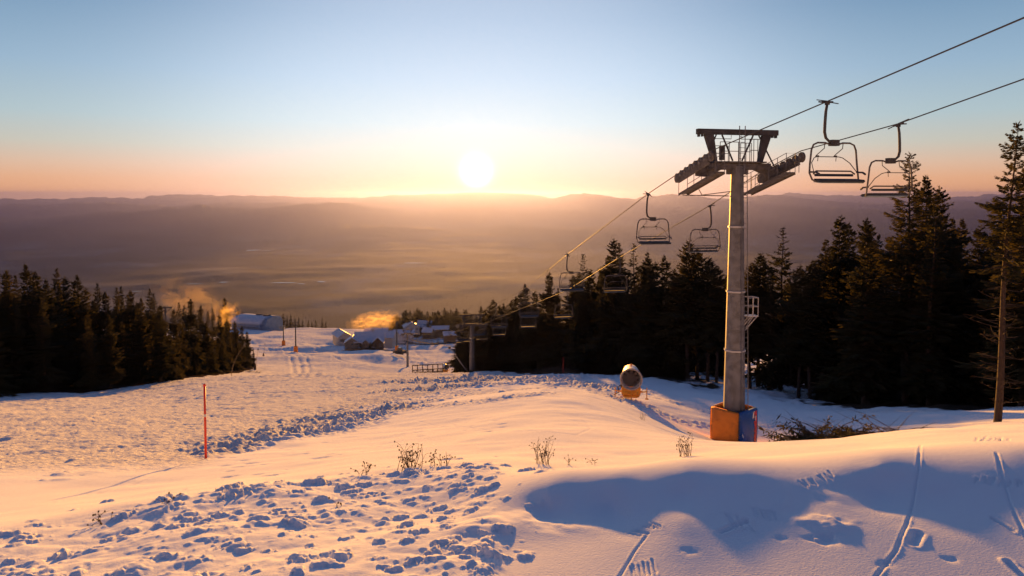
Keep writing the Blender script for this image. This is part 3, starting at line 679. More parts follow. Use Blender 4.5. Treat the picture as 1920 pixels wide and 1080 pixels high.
while cnt < 62 and tries < 4000:
    tries += 1
    px = rt.uniform(-90, 462); e = float(np.interp(px, [-100, 0, 140, 330, 400, 470], [90, 99, 100, 121, 155, 232])); Y = e+e*.5*rt.random()**1.2-(0 if px > 330 else 1)
    lo = np.interp(px, envl[:, 0], envl[:, 1]); py = lo+rt.uniform(12, 70); x = at(px, PCY, Y).x
    if not free(x, Y, 2.0): continue
    zb = gz(x, Y); ztop = at(px, py, Y).z
    if ztop-zb < 7 or ztop-zb > 20: continue
    PLACED.append((x, Y)); tree(rt.choice(['full', 'full2', 'trunky', 'slim', 'broad']), x, Y, ztop, LW); cnt += 1
FW_ = 'far wood beyond the lodge'; FH = 'row beyond the blue hall'
for i in range(46):
    px = 733+150*(i+rt.uniform(-.4, .4))/46; Y = rt.uniform(560, 680); py = float(np.interp(px, [730, 745, 765, 790, 820, 850, 885], [598, 590, 580, 577, 579, 577, 582]))+rt.choice([0, 3, 6, 9, 14])
    p = at(px, py, Y); zb = gz(p.x, p.y); h = p.z-zb
    if h < 6: zb = p.z-rt.uniform(9, 14)
    if h > 24: zb = p.z-rt.uniform(16, 20)
    tree('far1' if i % 2 else 'far2', p.x, p.y, p.z, FW_, None, 2.0, zb)
for px, py in ((531,588),(538,592),(545,590),(553,596),(560,594),(567,601),(578,600),(585,604),(592,600),(604,596),(611,604),(446,577),(455,582),(466,586)):
    p = at(px, py, 770); tree('far1' if px % 2 else 'far2', p.x, p.y, p.z, FH, None, 1.1, p.z-rt.uniform(13, 16))
ORD = ['first', 'second', 'third', 'fourth', 'fifth', 'sixth', 'seventh', 'eighth', 'ninth', 'tenth', 'eleventh', 'twelfth', 'thirteenth', 'fourteenth', 'fifteenth', 'sixteenth', 'seventeenth', 'eighteenth', 'nineteenth', 'twentieth']
def ordn(i): return ORD[i] if i < 20 else '%d%s' % (i+1, {1: 'st', 2: 'nd', 3: 'rd'}.get((i+1) % 10, 'th') if (i+1) % 100 not in (11, 12, 13) else 'th')
KN = {'full': 'dense', 'full2': 'dark', 'slim': 'slender', 'broad': 'broad', 'trunky': 'bare-stemmed', 'stem': 'clear-footed', 'sparse': 'sparse', 'open': 'open-crowned', 'far1': 'small dark', 'far2': 'slender dark', 'edge': 'bare'}
for wname in (RW, LW, FW_, FH):
    ts = [t for t in tree_log if t[0] == wname]; by = {}
    for t in sorted(ts, key=lambda t: t[1]): by.setdefault(t[6], []).append(t)
    for k, v in by.items():
        inside = [t for t in v if 0 <= t[1] <= 1920]; out = [t for t in v if t not in inside]
        for i, t in enumerate(out): t[4]['label'] = t[5] or '%s spruce off the picture edge, %s such in the %s' % (KN[k], ordn(i), wname); t[4]['group'] = 'spruces of the '+wname
        for i, t in enumerate(inside):
            t[4]['label'] = t[5] or '%s spruce, %s such from the left in the %s' % (KN[k], ordn(i), wname)
            t[4]['group'] = 'spruces of the '+wname

# ------------------------------------------------------------------ the chairlift
LB = .22; AL, AR, AM = 18.4, 23.6, 21.0          # line: x = a - .22 y
LYAW = math.atan2(LB, 1.0)
def Yline(px, a): return a/((at(px, PCY, 1).x)+LB)
def head(parent, mh):
    """cross arms, gantry, walkways and sheave trains on a mast whose top is at mh; cable line local: x across, y downhill"""
    sl = -.27; g = 2.66
    b = MB(); b.box((0, 0, mh-.12), (3.9, .5, .36)); b.box((0, 0, mh+.12), (3.2, .8, .08))
    b.box((0, 0, mh-.42), (1.1, .5, .26)); b.build('cross_arm', M_STEEL, parent, bevel=.02)
    b = MB(); b.box((0, 0, mh+1.78), (4.9, .30, .30))
    for sx in (-1, 1):
        b.box((sx*2.35, 0, mh+1.57), (.10, .2, .16)); b.box((sx*2.15, 0, mh+1.57), (.06, .2, .14))
    b.build('gantry_beam', M_DSTEEL, parent, bevel=.015)
    for sx in (-1, 1):
        b = MB(); b.prism([(sx*2.02, mh+1.62), (sx*1.50, mh+1.62), (sx*1.26, mh+.1), (sx*1.48, mh+.1)], -.13, .13); b.build('gantry_leg', M_DSTEEL, parent)
        b = MB(); b.bar((sx*.95, 0, mh+1.62), (sx*.28, 0, mh+.2), .07); b.bar((sx*1.3, 0, mh+1.62), (sx*(1.7 if sx < 0 else 2.3), 0, mh+(.7 if sx < 0 else -.1)), .06)
        b.build('gantry_brace', M_DSTEEL, parent)
        b = MB(); b.tube([(sx*1.45, .16, mh+1.6), (sx*1.45, .16, mh+1.42), (sx*.3, .16, mh+1.42), (sx*.3, .16, mh+1.62)], .02, 5); b.build('hook_rail', M_STEEL, parent)
    for dx in (-.12, .22):
        b = MB(); b.tube([(dx, -.4, mh-.5), (dx, -.4, mh+2.1)], .025, 6); b.build('pole', M_GALV, parent)
    b = MB()
    for k in range(7): b.tube([(-.12, -.4, mh-.3+k*.3), (.22, -.4, mh-.3+k*.3)], .014, 5)
    b.build('rung_set', M_GALV, parent)
    ml = mh-.75
    for sx in (-1, 1):
        cx = sx*g
        # sheave train
        b = MB(); L = 2.05
        b.bar((cx+.0, -L*.85, ml+.34-sl*L*.85), (cx, L*.85, ml+.34+sl*L*.85), .10, .26)
        b.bar((sx*1.7, 0, mh-.15), (cx, 0, ml+.40), .24, .26)
        b.prism([(sx*1.0, mh-.3), (sx*1.9, mh-.1), (sx*2.5, ml+.45), (sx*2.5, ml+.1), (sx*1.9, ml+.05)], -.08, .08)
        for q in (-.6, .6): b.bar((cx-.09*sx, q*L*1.35 if False else q*L-.55, ml+.46-sl*(-(q*L-.55))), (cx-.09*sx, q*L+.55, ml+.46+sl*(q*L+.55)), .06, .16)
        tr = b.build('sheave_beam', M_STEEL, parent)
        for k in range(8):
            yy = -L+.1+k*(2*L-.2)/7; zc = ml+.58+sl*yy-.03*(yy/L)**2
            Mx = Matrix.Translation((cx, yy, zc)) @ Matrix.Rotation(math.pi/2, 4, 'Y')
            w = MB(); w.lathe([(.10, -.06), (.24, -.06), (.28, -.045), (.245, -.02), (.245, .02), (.28, .045), (.24, .06), (.10, .06)], 18, Mx)
            sh = w.build('sheave', M_STEEL, parent, smooth=False)
            w = MB(); w.lathe([(.05, -.12), (.085, -.10), (.085, .10), (.05, .12)], 10, Mx); w.build('hub', M_GALV, sh)
        # walkway with railing beside and below the train, and its outriggers
        wx = sx*(g-.55) if sx < 0 else sx*(g-.62)
        b = MB(); y0, y1 = -1.9, 2.3
        b.bar((wx, y0, ml-.25-sl*1.9), (wx, y1, ml-.25+sl*y1), .55, .05)
        for dx in (-.27, .27): b.bar((wx+dx, y0, ml-.30-sl*1.9), (wx+dx, y1, ml-.30+sl*y1), .05, .12)
        b.build('walkway', M_STEEL, parent)
        b = MB(); ox = wx-sx*.27
        for dd in ((ox,) if sx < 0 else (ox, wx+.5)):
            ys = [y0, -1.1, -.3, .6, 1.5, y1]
            for yy in ys: b.tube([(dd, yy, ml-.25+sl*yy), (dd, yy, ml+.78+sl*yy)], .018, 5)
            for hgt in (.78, .30): b.tube([(dd, yy, ml+hgt+sl*yy) for yy in ys], .018, 5)
        for yy in (y0, y1):
            b.tube([(wx-.27, yy, ml-.25+sl*yy), (wx-.27, yy, ml+.78+sl*yy), (wx+.27, yy, ml+.78+sl*yy), (wx+.27, yy, ml-.25+sl*yy)], .018, 5)
        b.build('railing', M_GALV, parent)
        b = MB(); b.tube([(wx, y1, ml-.95), (wx*.05, y1*.3, ml-1.0)], .03, 5); b.tube([(wx*.6, y1*.7, ml-.95), (wx*.95, y1*.4, ml-.35)], .025, 5)
        b.tube([(wx, y1, ml-.95), (wx, y1, ml-.25+sl*y1)], .03, 5); b.tube([(wx*.6, y1*.7, ml-.95), (0.3*sx, .2, ml-.75)], .025, 5)
        b.build('outrigger', M_STEEL, parent)
    # central platform railing
    b = MB()
    for x0, x1, yy, t_ in ((-1.3, -.2, -.45, 1.0), (-1.1, -.3, .45, .85), (-.1, .55, -.5, .95), (1.0, 1.5, .4, 1.25)):
        for hgt in (t_, t_*.5): b.tube([(x0, yy, mh+.2+hgt), (x1, yy, mh+.2+hgt)], .02, 5)
        for xx in (x0, (x0+x1)/2, x1): b.tube([(xx, yy, mh+.1), (xx, yy, mh+.2+t_)], .02, 5)
    b.build('platform_railing', M_STEEL, parent)
    b = MB(); b.box((-1.05, -.2, mh+.62), (.22, .3, .8)); b.build('control_box', M_DSTEEL, parent, bevel=.02)

def lift_tower(px, Y, zc, label, rb=.66, rt_=.35, detail=True, a=AM, zbase=None):
    x = a-LB*Y; zb = gz(x, Y) if zbase is None else zbase; mh = zc-zb-.10
    t = thing('lift_tower', label, 'lift tower', (x, Y, zb), LYAW, 'towers of the chairlift')
    b = MB(); b.tube([(0, 0, -.6), (0, 0, mh-.1)], [rb, rt_], 8, True); m = b.build('mast', M_GALV, t)
    lev = (.10, .34, .55, .78) if detail else (.3, .7)
    for q in lev:
        h = mh*q; r = rb+(rt_-rb)*q
        b = MB(); b.lathe([(r, h-.05), (r+.05, h-.045), (r+.05, h+.045), (r, h+.05)], 8, Matrix.Rotation(0, 4, 'Z')); b.build('flange_ring', M_LGREY, m)
    b = MB()
    def rr(h): return rb+(rt_-rb)*h/mh
    for dx in (-.17, .17):
        b.tube([(.30+dx+.02, -rr(0)*.98-.06, .2), (.20+dx, -rr(mh)*.98-.06, mh-.3)], .022, 5)
    n = int(mh/.3)
    for k in range(n):
        h = .4+k*(mh-.8)/n; cx = .32+(.20-.32)*h/mh
        b.tube([(cx-.17, -rr(h)*.98-.06, h), (cx+.17, -rr(h)*.98-.06, h)], .012, 4)
    b.build('ladder', M_GALV, t)
    b = MB(); b.tube([(.52*rb/.62, .12, .2), (.30, .10, mh-.2)], .035, 5); b.build('conduit', M_GALV, t)
    if detail:
        # small fenced step on the side
        b = MB(); h0 = mh*.46; x0 = rr(h0)
        b.box((x0+.42, 0, h0), (.72, .5, .06))
        for xx in (x0+.12, x0+.42, x0+.75):
            for yy in (-.24, .24): b.tube([(xx, yy, h0), (xx, yy, h0+1.05)], .022, 5)
        for hh in (.55, 1.05):
            b.tube([(x0+.1, -.24, h0+hh), (x0+.77, -.24, h0+hh), (x0+.77, .24, h0+hh), (x0+.1, .24, h0+hh)], .02, 5)
        for yy in (-.22, .22): b.tube([(x0+.70, yy, h0), (x0-.02, yy, h0-.75)], .03, 5); b.tube([(x0+.45, yy, h0), (x0-.0, yy, h0-.62)], .025, 5)
        b.build('side_platform', M_LGREY, t)
    head(t, mh)
    return t
Yt1 = 38.6; zc1 = at(1383, 305, Yt1).z
T1 = lift_tower(1383, Yt1, zc1, 'tall grey lift tower standing in the orange and blue crash pad, with gantry and wheels')
Yt2 = 130.0; zc2 = at(884, 607, Yt2).z
T2 = lift_tower(884, Yt2, zc2, 'second lift tower, at the crest before the dark wood, half hidden by small chairs', .5, .36, False)
Yt3 = 309.0; zc3 = at(762, 625, Yt3).z
T3 = lift_tower(762, Yt3, zc3, 'slim distant lift tower on the lit piste beside the lodge', .55, .36, False)

# crash pad round the near tower
cp = thing('crash_pad', 'square orange and blue crash pad wrapped round the foot of the near lift tower', 'crash pad', (AM-LB*Yt1, Yt1, gz(AM-LB*Yt1, Yt1)), R(24))
def pad_panel(name, m, ang, w=1.72, hgt=2.1, lab=None, parent=None):
    b = MB(); n = 7; th = .16; rot = Matrix.Rotation(ang, 4, 'Z'); D = .92
    prof = []
    for k in range(n+1):
        x = -w/2+w*k/n; bul = .07*math.sin(math.pi*k/n)
        prof.append((x, -D-bul))
    rows = [(-.25, 0), (.1, .02), (hgt*.5, .06), (hgt-.06, .03), (hgt, -.05)]
    vs = []
    for z, o in rows:
        for x, y in prof: vs.append(rot @ Vector((x, y-o, z)))
    nb = len(vs)
    for z, o in rows:
        for x, y in prof: vs.append(rot @ Vector((x*.93, -D+th, z)))
    fs = []; c = n+1
    for r_ in range(len(rows)-1):
        for k in range(n):
            i = r_*c+k; fs.append((i, i+1, i+c+1, i+c)); j = nb+i; fs.append((j+1, j, j+c, j+c+1))
        fs.append((r_*c, r_*c+c, nb+r_*c+c, nb+r_*c)); fs.append((r_*c+n, nb+r_*c+n, nb+r_*c+c+n, r_*c+c+n))
    top = (len(rows)-1)*c
    for k in range(n): fs.append((top+k, top+k+1, nb+top+k+1, nb+top+k))
    b.add(vs, fs); o = b.build(name, m, parent, smooth=True)
    if lab: o['label'] = lab
    return o
p1 = pad_panel('pad_panel', M_ORANGE, R(-50-24), lab='orange front panel of the pad', parent=cp)
p2 = pad_panel('pad_panel', M_BLUE, R(40-24), lab='blue side panel with torn white and red print', parent=cp)
p3 = pad_panel('pad_panel', M_ORANGE, R(130-24), parent=cp); p4 = pad_panel('pad_panel', M_ORANGE, R(220-24), parent=cp)
# print on the blue panel, raised a few millimetres along its surface
def decal(poly, m, ang, parent, name, dz=.012):
    b = MB(); rot = Matrix.Rotation(ang, 4, 'Z'); n = len(poly)
    def S(x, z, o):
        bul = .07*math.sin(math.pi*(x+.86)/1.72); zz = z/2.1; oo = np.interp(z, [-.25, .1, 1.05, 2.04, 2.1], [0, .02, .06, .03, -.05])
        return rot @ Vector((x, -.92-bul-oo-o, z))
    P = [S(x, z, dz) for x, z in poly]; Q = [S(x, z, -.02) for x, z in poly]; 
    b.add(P+Q, [tuple(range(n))]+[(i, (i+1) % n, (i+1) % n+n, i+n) for i in range(n)]); return b.build(name, m, parent)
A2 = R(40-24)
for q in range(7):
    z0 = .25+q*.25; decal([(.44-.05*math.sin(q*2), z0), (.58, z0-.02), (.72, z0), (.72, z0+.25), (.56, z0+.25), (.40+.06*math.sin(q*3), z0+.22)], M_RED, A2, p2, 'red_print', .014)
decal([(.22, 1.62), (.38, 1.66), (.40, 1.9), (.52, 1.96), (.50, 2.02), (.30, 1.98), (.24, 1.8)], M_WHITE, A2, p2, 'white_print')
decal([(.52, 1.45), (.6, 1.5), (.6, 1.75), (.52, 1.7)], M_WHITE, A2, p2, 'white_print', .02)
decal([(-.76, .95), (-.70, .80), (-.60, .72), (-.58, .76), (-.68, .88), (-.72, .99)], M_WHITE, A2, p2, 'white_print')
b = MB()
for k in range(4):
    a = R(-50-24+45+90*k); b.lathe([(.055, 0), (.055, 2.02), (.03, 2.06)], 8, Matrix.Translation((1.14*math.sin(a), -1.14*math.cos(a), 0)))
b.build('corner_post', M_WOODL, cp)

# cables
def zl(Y, a, pts):
    ys = [p[0] for p in pts]; zs = [p[1] for p in pts]
    return float(np.interp(Y, ys, zs))
def grips(a, pairs): return [(Yline(px, a), at(px, py, Yline(px, a)).z) for px, py in pairs]
GL = grips(AL, [(1920, 28), (1547, 190), (1215, 363), (1065, 477), (986, 540)])
GR = grips(AR, [(1920, 145), (1680, 232), (1331, 385), (1162, 483), (1063, 545)])
def spine(G, a, side):
    pts = list(G)
    s0 = (pts[1][1]-pts[0][1])/(pts[1][0]-pts[0][0])
    pts = [(-14, pts[0][1]+s0*(-14-pts[0][0])*1.05)]+pts
    ty = Yt1+side*.55; sl = -.27; mh = zc1
    pts += [(ty-2.0, zc1+.02+.54), (ty, zc1+.02), (ty+2.0, zc1-.55)]
    ty = Yt2+side*.55; pts += [(ty-2, zc2+.5), (ty, zc2), (ty+2, zc2-.5)]
    pts += [(Yt3-2, zc3+.45), (Yt3, zc3), (Yt3+2, zc3-.4)]
    pts += [(420, gz(a-LB*420, 420)+4.5)]
    return sorted(pts)
SPL, SPR = spine(GL, AL, -1), spine(GR, AR, 1)
def cable_pts(sp, a):
    out = []
    for (y0, z0), (y1, z1) in zip(sp[:-1], sp[1:]):
        n = 10 if y1-y0 > 60 else 1
        for k in range(n):
            t = k/n; y = y0+(y1-y0)*t; sag = -4*t*(1-t)*(y1-y0)**2*4e-5*(1 if n > 1 else 0); out.append((a-LB*y, y, z0+(z1-z0)*t+sag))
    out.append((a-LB*sp[-1][0], sp[-1][0], sp[-1][1])); return out
for sp, a, lab in ((SPL, AL, 'dark steel haul cable running over the left wheels of the near tower'), (SPR, AR, 'dark steel haul cable running over the right wheels of the near tower')):
    b = MB(); b.tube(cable_pts(sp, a), .026, 6); setk(b.build('haul_cable', M_CABLE, smooth=True), lab, 'cable', 'haul cables of the chairlift')
def zcab(Y, sp, a):
    P = cable_pts(sp, a); return float(np.interp(Y, [p[1] for p in P], [p[2] for p in P]))

def make_chair():
    t = thing('lift_chair', 'x', 'lift chair', (0, 0, 0), 0, 'empty chairs hanging on the chairlift')
    cx = -.34; zt = -1.60
    b = MB(); b.bar((0, -.30, .07), (0, .30, -.02), .07, .08); b.box((0, 0, -.02), (.10, .18, .14)); b.bar((0, .0, .06), (0, -.62, .19), .035); b.bar((0, 0, .03), (0, .62, -.12), .035); b.bar((0.02, -.12, .02), (.30, -.12, .04), .05)
    b.build('grip', M_DSTEEL, t)
    b = MB(); b.tube([(0, 0, -.02), (.06, 0, -.35), (.09, 0, -.8), (.10, 0, -1.15), (.04, 0, -1.38), (-.10, 0, -1.50), (-.30, 0, -1.53), (cx-.08, 0, -1.54)], [.05, .055, .058, .058, .055, .05, .05, .05], 8); b.build('hanger_arm', M_DSTEEL, t, smooth=True)
    b = MB(); b.box((cx, 0, zt+.03), (.34, .26, .24)); b.box((cx, -.135, zt+.02), (.14, .02, .12)); b.build('clamp_block', M_DSTEEL, t, bevel=.02)
    f = MB(); w = 1.06
    for s in (-1, 1):
        f.tube([(cx, 0, zt-.04), (cx+s*.22, 0, zt-.02), (cx+s*.4, 0, zt+.03), (cx+s*.74, 0, zt+.03), (cx+s*.93, 0, zt-.05), (cx+s*1.02, 0, zt-.25), (cx+s*(w+.02), .0, zt-.8), (cx+s*(w+.05), .02, zt-1.16), (cx+s*w, .12, zt-1.42), (cx+s*(w-.10), .30, zt-1.52)], .036, 8)
    f.tube([(cx-.95, .05, zt-1.20), (cx-.8, .0, zt-1.08), (cx+.8, .0, zt-1.08), (cx+.95, .05, zt-1.20)], .032, 6)
    f.build('frame', M_STEEL, t, smooth=True)
    b = MB()
    for s in (-1, 1): b.tube([(cx+s*w, .02, zt-1.12), (cx+s*w, .35, zt-1.14), (cx+s*(w-.02), .52, zt-1.22)], .04, 6)
    b.build('armrest', M_RED if False else M_DSTEEL, t)
    b = MB(); b.box((cx, .34, zt-1.46), (1.98, .56, .11), Matrix.Rotation(R(-6), 3, 'X')); b.build('seat', M_SEAT, t, bevel=.035)
    b = MB(); b.box((cx, .30, zt-1.53), (1.94, .44, .03), Matrix.Rotation(R(-6), 3, 'X')); b.build('seat_pan', M_SEATB, t)
    b = MB(); b.box((cx, .03, zt-1.24), (1.78, .05, .10), Matrix.Rotation(R(8), 3, 'X')); b.build('backrest', M_SEAT, t, bevel=.015)
    b = MB()
    b.tube([(cx-.98, .10, zt-1.10), (cx-.88, -.16, zt-.75), (cx-.66, -.30, zt-.54), (cx-.5, -.32, zt-.50), (cx+.5, -.32, zt-.50), (cx+.66, -.30, zt-.54), (cx+.88, -.16, zt-.75), (cx+.98, .10, zt-1.10)], .017, 6)
    for s in (-.42, .42):
        b.tube([(cx+s, .0, zt+.02), (cx+s-.02, -.05, zt-.18), (cx+s+.14, -.26, zt-.42), (cx+s+.18, -.32, zt-.5)], .018, 5)
        b.tube([(cx+s+.05, -.32, zt-.5), (cx+s+.05, -.34, zt-.68)], .014, 5); b.box((cx+s+.08, -.32, zt-.47), (.12, .05, .05))
    b.build('safety_bar', M_DSTEEL, t)
    return t
proto = make_chair(); used = False
def place_chair(Y, a, sp, back, label):
    global used
    c = proto if not used else copy_tree(proto); used = True
    c.location = (a-LB*Y, Y, zcab(Y, sp, a)-.05); c.rotation_euler = (0, 0, LYAW+(math.pi if back else 0)+random.Random(int(Y*7)).uniform(-.05, .05)); c['label'] = label
sides = [('left', AL, SPL, True, [p[0] for p in GL[1:]]), ('right', AR, SPR, False, [p[0] for p in GR[1:]])]
for nm, a, sp, back, ys in sides:
    step = 16.5; full = list(ys)
    while full[-1]+step < 300: full.append(full[-1]+step)
    if min(abs(full[i]-Yt2) for i in range(len(full))) < 3: full = [y+3.5 if y > 100 else y for y in full]
    up = [y for y in full if y < Yt1]; dn = [y for y in full if Yt1 < y < Yt2]; far = [y for y in full if y > Yt2]
    for y in up: place_chair(y, a, sp, back, 'large empty four-seat chair above the near tower, on the %s cable' % nm)
    for i, y in enumerate(dn): place_chair(y, a, sp, back, 'empty four-seat chair on the %s cable, %s below the near tower' % (nm, ordn(i)))
    for i, y in enumerate(far): place_chair(y, a, sp, back, 'tiny distant chair on the %s cable, %s beyond the second tower' % (nm, ordn(i)))

# ------------------------------------------------------------------ snow cannon
def snow_cannon(px, py, Y, label, s=1.0, yaw=0.0):
    x = at(px, py, Y).x; t = thing('snow_cannon', label, 'snow cannon', (x, Y, gz(x, Y)-.03), yaw, None, s)
    b = MB(); b.box((0, .30, .62), (1.26, 1.0, .60)); b.prism([(-.62, .32), (.62, .32), (.46, .12), (-.46, .12)], -.15, .75); b.build('engine_box', M_YEL, t, bevel=.05)
    b = MB()
    for sx in (-1, 1): b.bar((sx*.5, .2, .75), (sx*.62, .2, 1.65), .10, .16)
    b.build('fork', M_DSTEEL, t)
    Mt = Matrix.Translation((0, .15, 1.50)) @ Matrix.Rotation(R(-90+5), 4, 'X')
    b = MB(); b.lathe([(.665, -.56), (.70, -.52), (.71, -.40), (.68, -.30), (.63, 0), (.56, .7), (.50, 1.0), (.44, 1.02), (.46, .9), (.58, -.3), (.665, -.56)], 32, Mt, False); brl = b.build('barrel', M_WHITE, t, smooth=True)
    b = MB(); b.lathe([(.66, -.58), (.70, -.62), (.75, -.60), (.755, -.50), (.70, -.44), (.665, -.50)], 32, Mt, False); b.build('intake_ring', M_PLAS, brl, smooth=True)
    b = MB(); b.lathe([(.02, .30), (.50, .30), (.50, .34), (.02, .34)], 24, Mt); b.build('light_block_disc', M_RUBBER, brl)  # dark disc added inside the barrel to block sun shining through
    b = MB(); b.lathe([(.655, -.54), (.60, -.30), (.55, 0), (.505, .31)], 32, Mt, False); b.build('dark_sleeve', M_RUBBER, brl, smooth=True)  # added sleeve, its dark colour puts shade into the white barrel's inside
    b = MB()
    for k in range(9):
        a = 2*math.pi*k/9; c0, s0 = math.cos(a), math.sin(a)
        P = [(.10, -.10, -.36), (.55, -.20, -.40), (.57, .03, -.26), (.10, .06, -.28)]
        V = [Mt @ Vector((p[0]*c0-p[1]*s0, p[0]*s0+p[1]*c0, p[2])) for p in P]; V2 = [Mt @ Vector((p[0]*c0-p[1]*s0, p[0]*s0+p[1]*c0, p[2]+.02)) for p in P]
        b.add(V+V2, [(0, 1, 2, 3), (7, 6, 5, 4), (0, 4, 5, 1), (1, 5, 6, 2), (2, 6, 7, 3), (3, 7, 4, 0)])
    b.lathe([(.13, -.44), (.14, -.24)], 12, Mt); b.build('fan', M_STEEL, brl)
    b = MB()
    for rr_ in (.2, .34, .48):
        b.tube([Mt @ Vector((rr_*math.cos(a), rr_*math.sin(a), -.56)) for a in np.linspace(0, 2*math.pi, 25)], .008, 4)
    for k in range(6):
        a = math.pi*k/6; b.tube([Mt @ Vector((.6*math.cos(a), .6*math.sin(a), -.57)), Mt @ Vector((-.6*math.cos(a), -.6*math.sin(a), -.57))], .009, 4)
    b.build('grille', M_STEEL, brl)
    b = MB(); b.lathe([(.05, 0), (.05, .16), (.02, .2)], 8, Matrix.Translation((0, .1, 2.20))); b.build('beacon', M_ORANGE, t)
    for sx, sy in ((-1, .15), (1, .15), (0, -1)):
        b = MB(); L = 1.05 if sx else .75; ex, ey = sx*L, (.1 if sx else -.75)
        b.bar((sx*.4, .1 if sx else -.2, .45), (ex, ey, .52), .07); b.tube([(ex, ey, .78), (ex, ey, .0)], .035, 6); b.box((ex, ey, .03), (.22, .22, .04)); b.bar((sx*.4, .1 if sx else -.2, .62), (ex*.8, ey*.8, .5), .04)
        b.build('jack_leg', M_YEL, t)
    b = MB(); b.tube([(-.6, .3, .9), (-.85, .4, .7), (-.8, .5, .3), (-1.1, .8, .05)], .035, 6); b.box((-.62, .25, 1.0), (.16, .4, .5)); b.build('hose', M_RUBBER, t)
    return t
snow_cannon(1183, 752, 46, 'orange fan snow cannon with white barrel on the snow left of the near lift tower', 1.0, R(-8))
snow_cannon(836, 668, 262, 'distant snow cannon raised beside the diagonal pole at the edge of the wood', 1.5, R(30))

# poles and lances
def pole(px, pyb, pyt, Y, m, label, name='marker_pole', r=.022, band=None, grp=None):
    p = hit(px, pyb) if Y is None else None
    x, y = (p.x, p.y) if p else (at(px, pyb, Y).x, Y); zb = gz(x, y); zt = at(px, pyt, y).z
    t = thing(name, label, 'marker pole', (x, y, zb), 0, grp)
    b = MB(); b.tube([(0, 0, -.1), (0, 0, zt-zb)], [r, r*.85], 10); b.build('shaft', m, t, smooth=True)
    b = MB(); b.lathe([(r*.9, zt-zb-.002), (r*1.15, zt-zb+.005), (r*1.1, zt-zb+.05), (r*.6, zt-zb+.06)], 10); b.build('cap', m, t)
    if band:
        b = MB(); b.lathe([(r*1.06, (zt-zb)*band), (r*1.06, (zt-zb)*band+.07)], 10); b.build('band', M_WHITE, t)
pole(386, 861, 724, 18, M_RPOLE, 'tall red marker pole standing in the snow at the edge of the groomed piste', r=.032, band=.58)
pole(1056, 700, 672, 92, M_RPOLE, 'small red marker pole by the brush heap below the dark trees', r=.04)

def lance(px, pyb, ptx, pty, Y, label, base=True, r=.05, m=None, curve=.0, cat='snow lance'):
    p0 = at(px, pyb, Y); zb = gz(p0.x, Y); e = at(ptx, pty, Y)
    t = thing('snow_lance', label, cat, (p0.x, Y, zb), 0, 'snow lances along the piste')
    top = Vector((e.x-p0.x, 0, e.z-zb)); n = 8
    pts = [Vector((top.x*(q**(1+curve)), 0, top.z*q-.1*(1-q))) for q in np.linspace(0, 1, n)]
    b = MB(); b.tube(pts, list(np.linspace(r, r*.55, n)), 6); b.build('tube', m or M_WOODL, t, smooth=True)
    b = MB(); b.box(pts[-1], (r*5, r*4, r*4)); b.build('nozzle', M_STEEL, t)
    if base:
        b = MB(); b.lathe([(.45, -.1), (.42, 1.3), (.2, 1.6), (.12, 2.2)], 10); b.build('base_pad', M_ORANGE if base == 2 else M_WOOD, t)
lance(434, 713, 460, 645, 150, 'tall bent snow lance leaning before the left-hand wood', False, .07, M_WOODL, .9)
lance(478, 687, 484, 655, 225, 'thin snow lance with dark foot just right of the last left spruce', 1, .07)
lance(494, 668, 497, 645, 330, 'thin snow lance with dark foot on the upper left piste', 1, .08)
lance(878, 699, 843, 652, 150, 'pale pole slanting up to the left beside the second lift tower', False, .11, M_LGREY)
def drag_mast(px, pyb, pyt, Y, label, pad=2):
    p0 = at(px, pyb, Y); zb = gz(p0.x, Y); h = at(px, pyt, Y).z-zb
    t = thing('lift_mast', label, 'mast', (p0.x, Y, zb), .2, 'masts of the drag lift')
    b = MB(); b.tube([(0, 0, -.5), (0, 0, h)], [.42, .28], 8); b.build('mast', M_DSTEEL, t)
    b = MB(); b.box((0, 0, h-.3), (5.0, .4, .4)); b.box((0, 0, h-1.6), (3.2, .3, .3)); b.bar((-2.2, 0, h-.4), (0, 0, h-2.4), .15); b.bar((2.2, 0, h-.4), (0, 0, h-2.4), .15); b.build('cross_arm', M_DSTEEL, t)
    for sx in (-1, 1):
        b = MB(); b.lathe([(.5, -.1), (.5, .1)], 12, Matrix.Translation((sx*2.3, 0, h-.75)) @ Matrix.Rotation(math.pi/2, 4, 'Y')); b.build('sheave', M_DSTEEL, t)
    b = MB(); b.lathe([(1.25, -.3), (1.15, 3.0), (.9, 3.5)], 10); b.build('base_pad', M_ORANGE if pad == 2 else M_WOOD, t)
drag_mast(554.5, 649, 603, 400, 'taller mast with orange foot on the lit snow in front of the blue hall')
drag_mast(531.5, 636, 612, 470, 'shorter mast with dark orange foot nearer the blue hall')
drag_mast(744, 648, 602, 420, 'mast rising between the lodge and the grey-roofed sheds')
drag_mast(311, 650, 575, 250, 'steel lift mast whose top shows above the spruces of the left wood', 1)

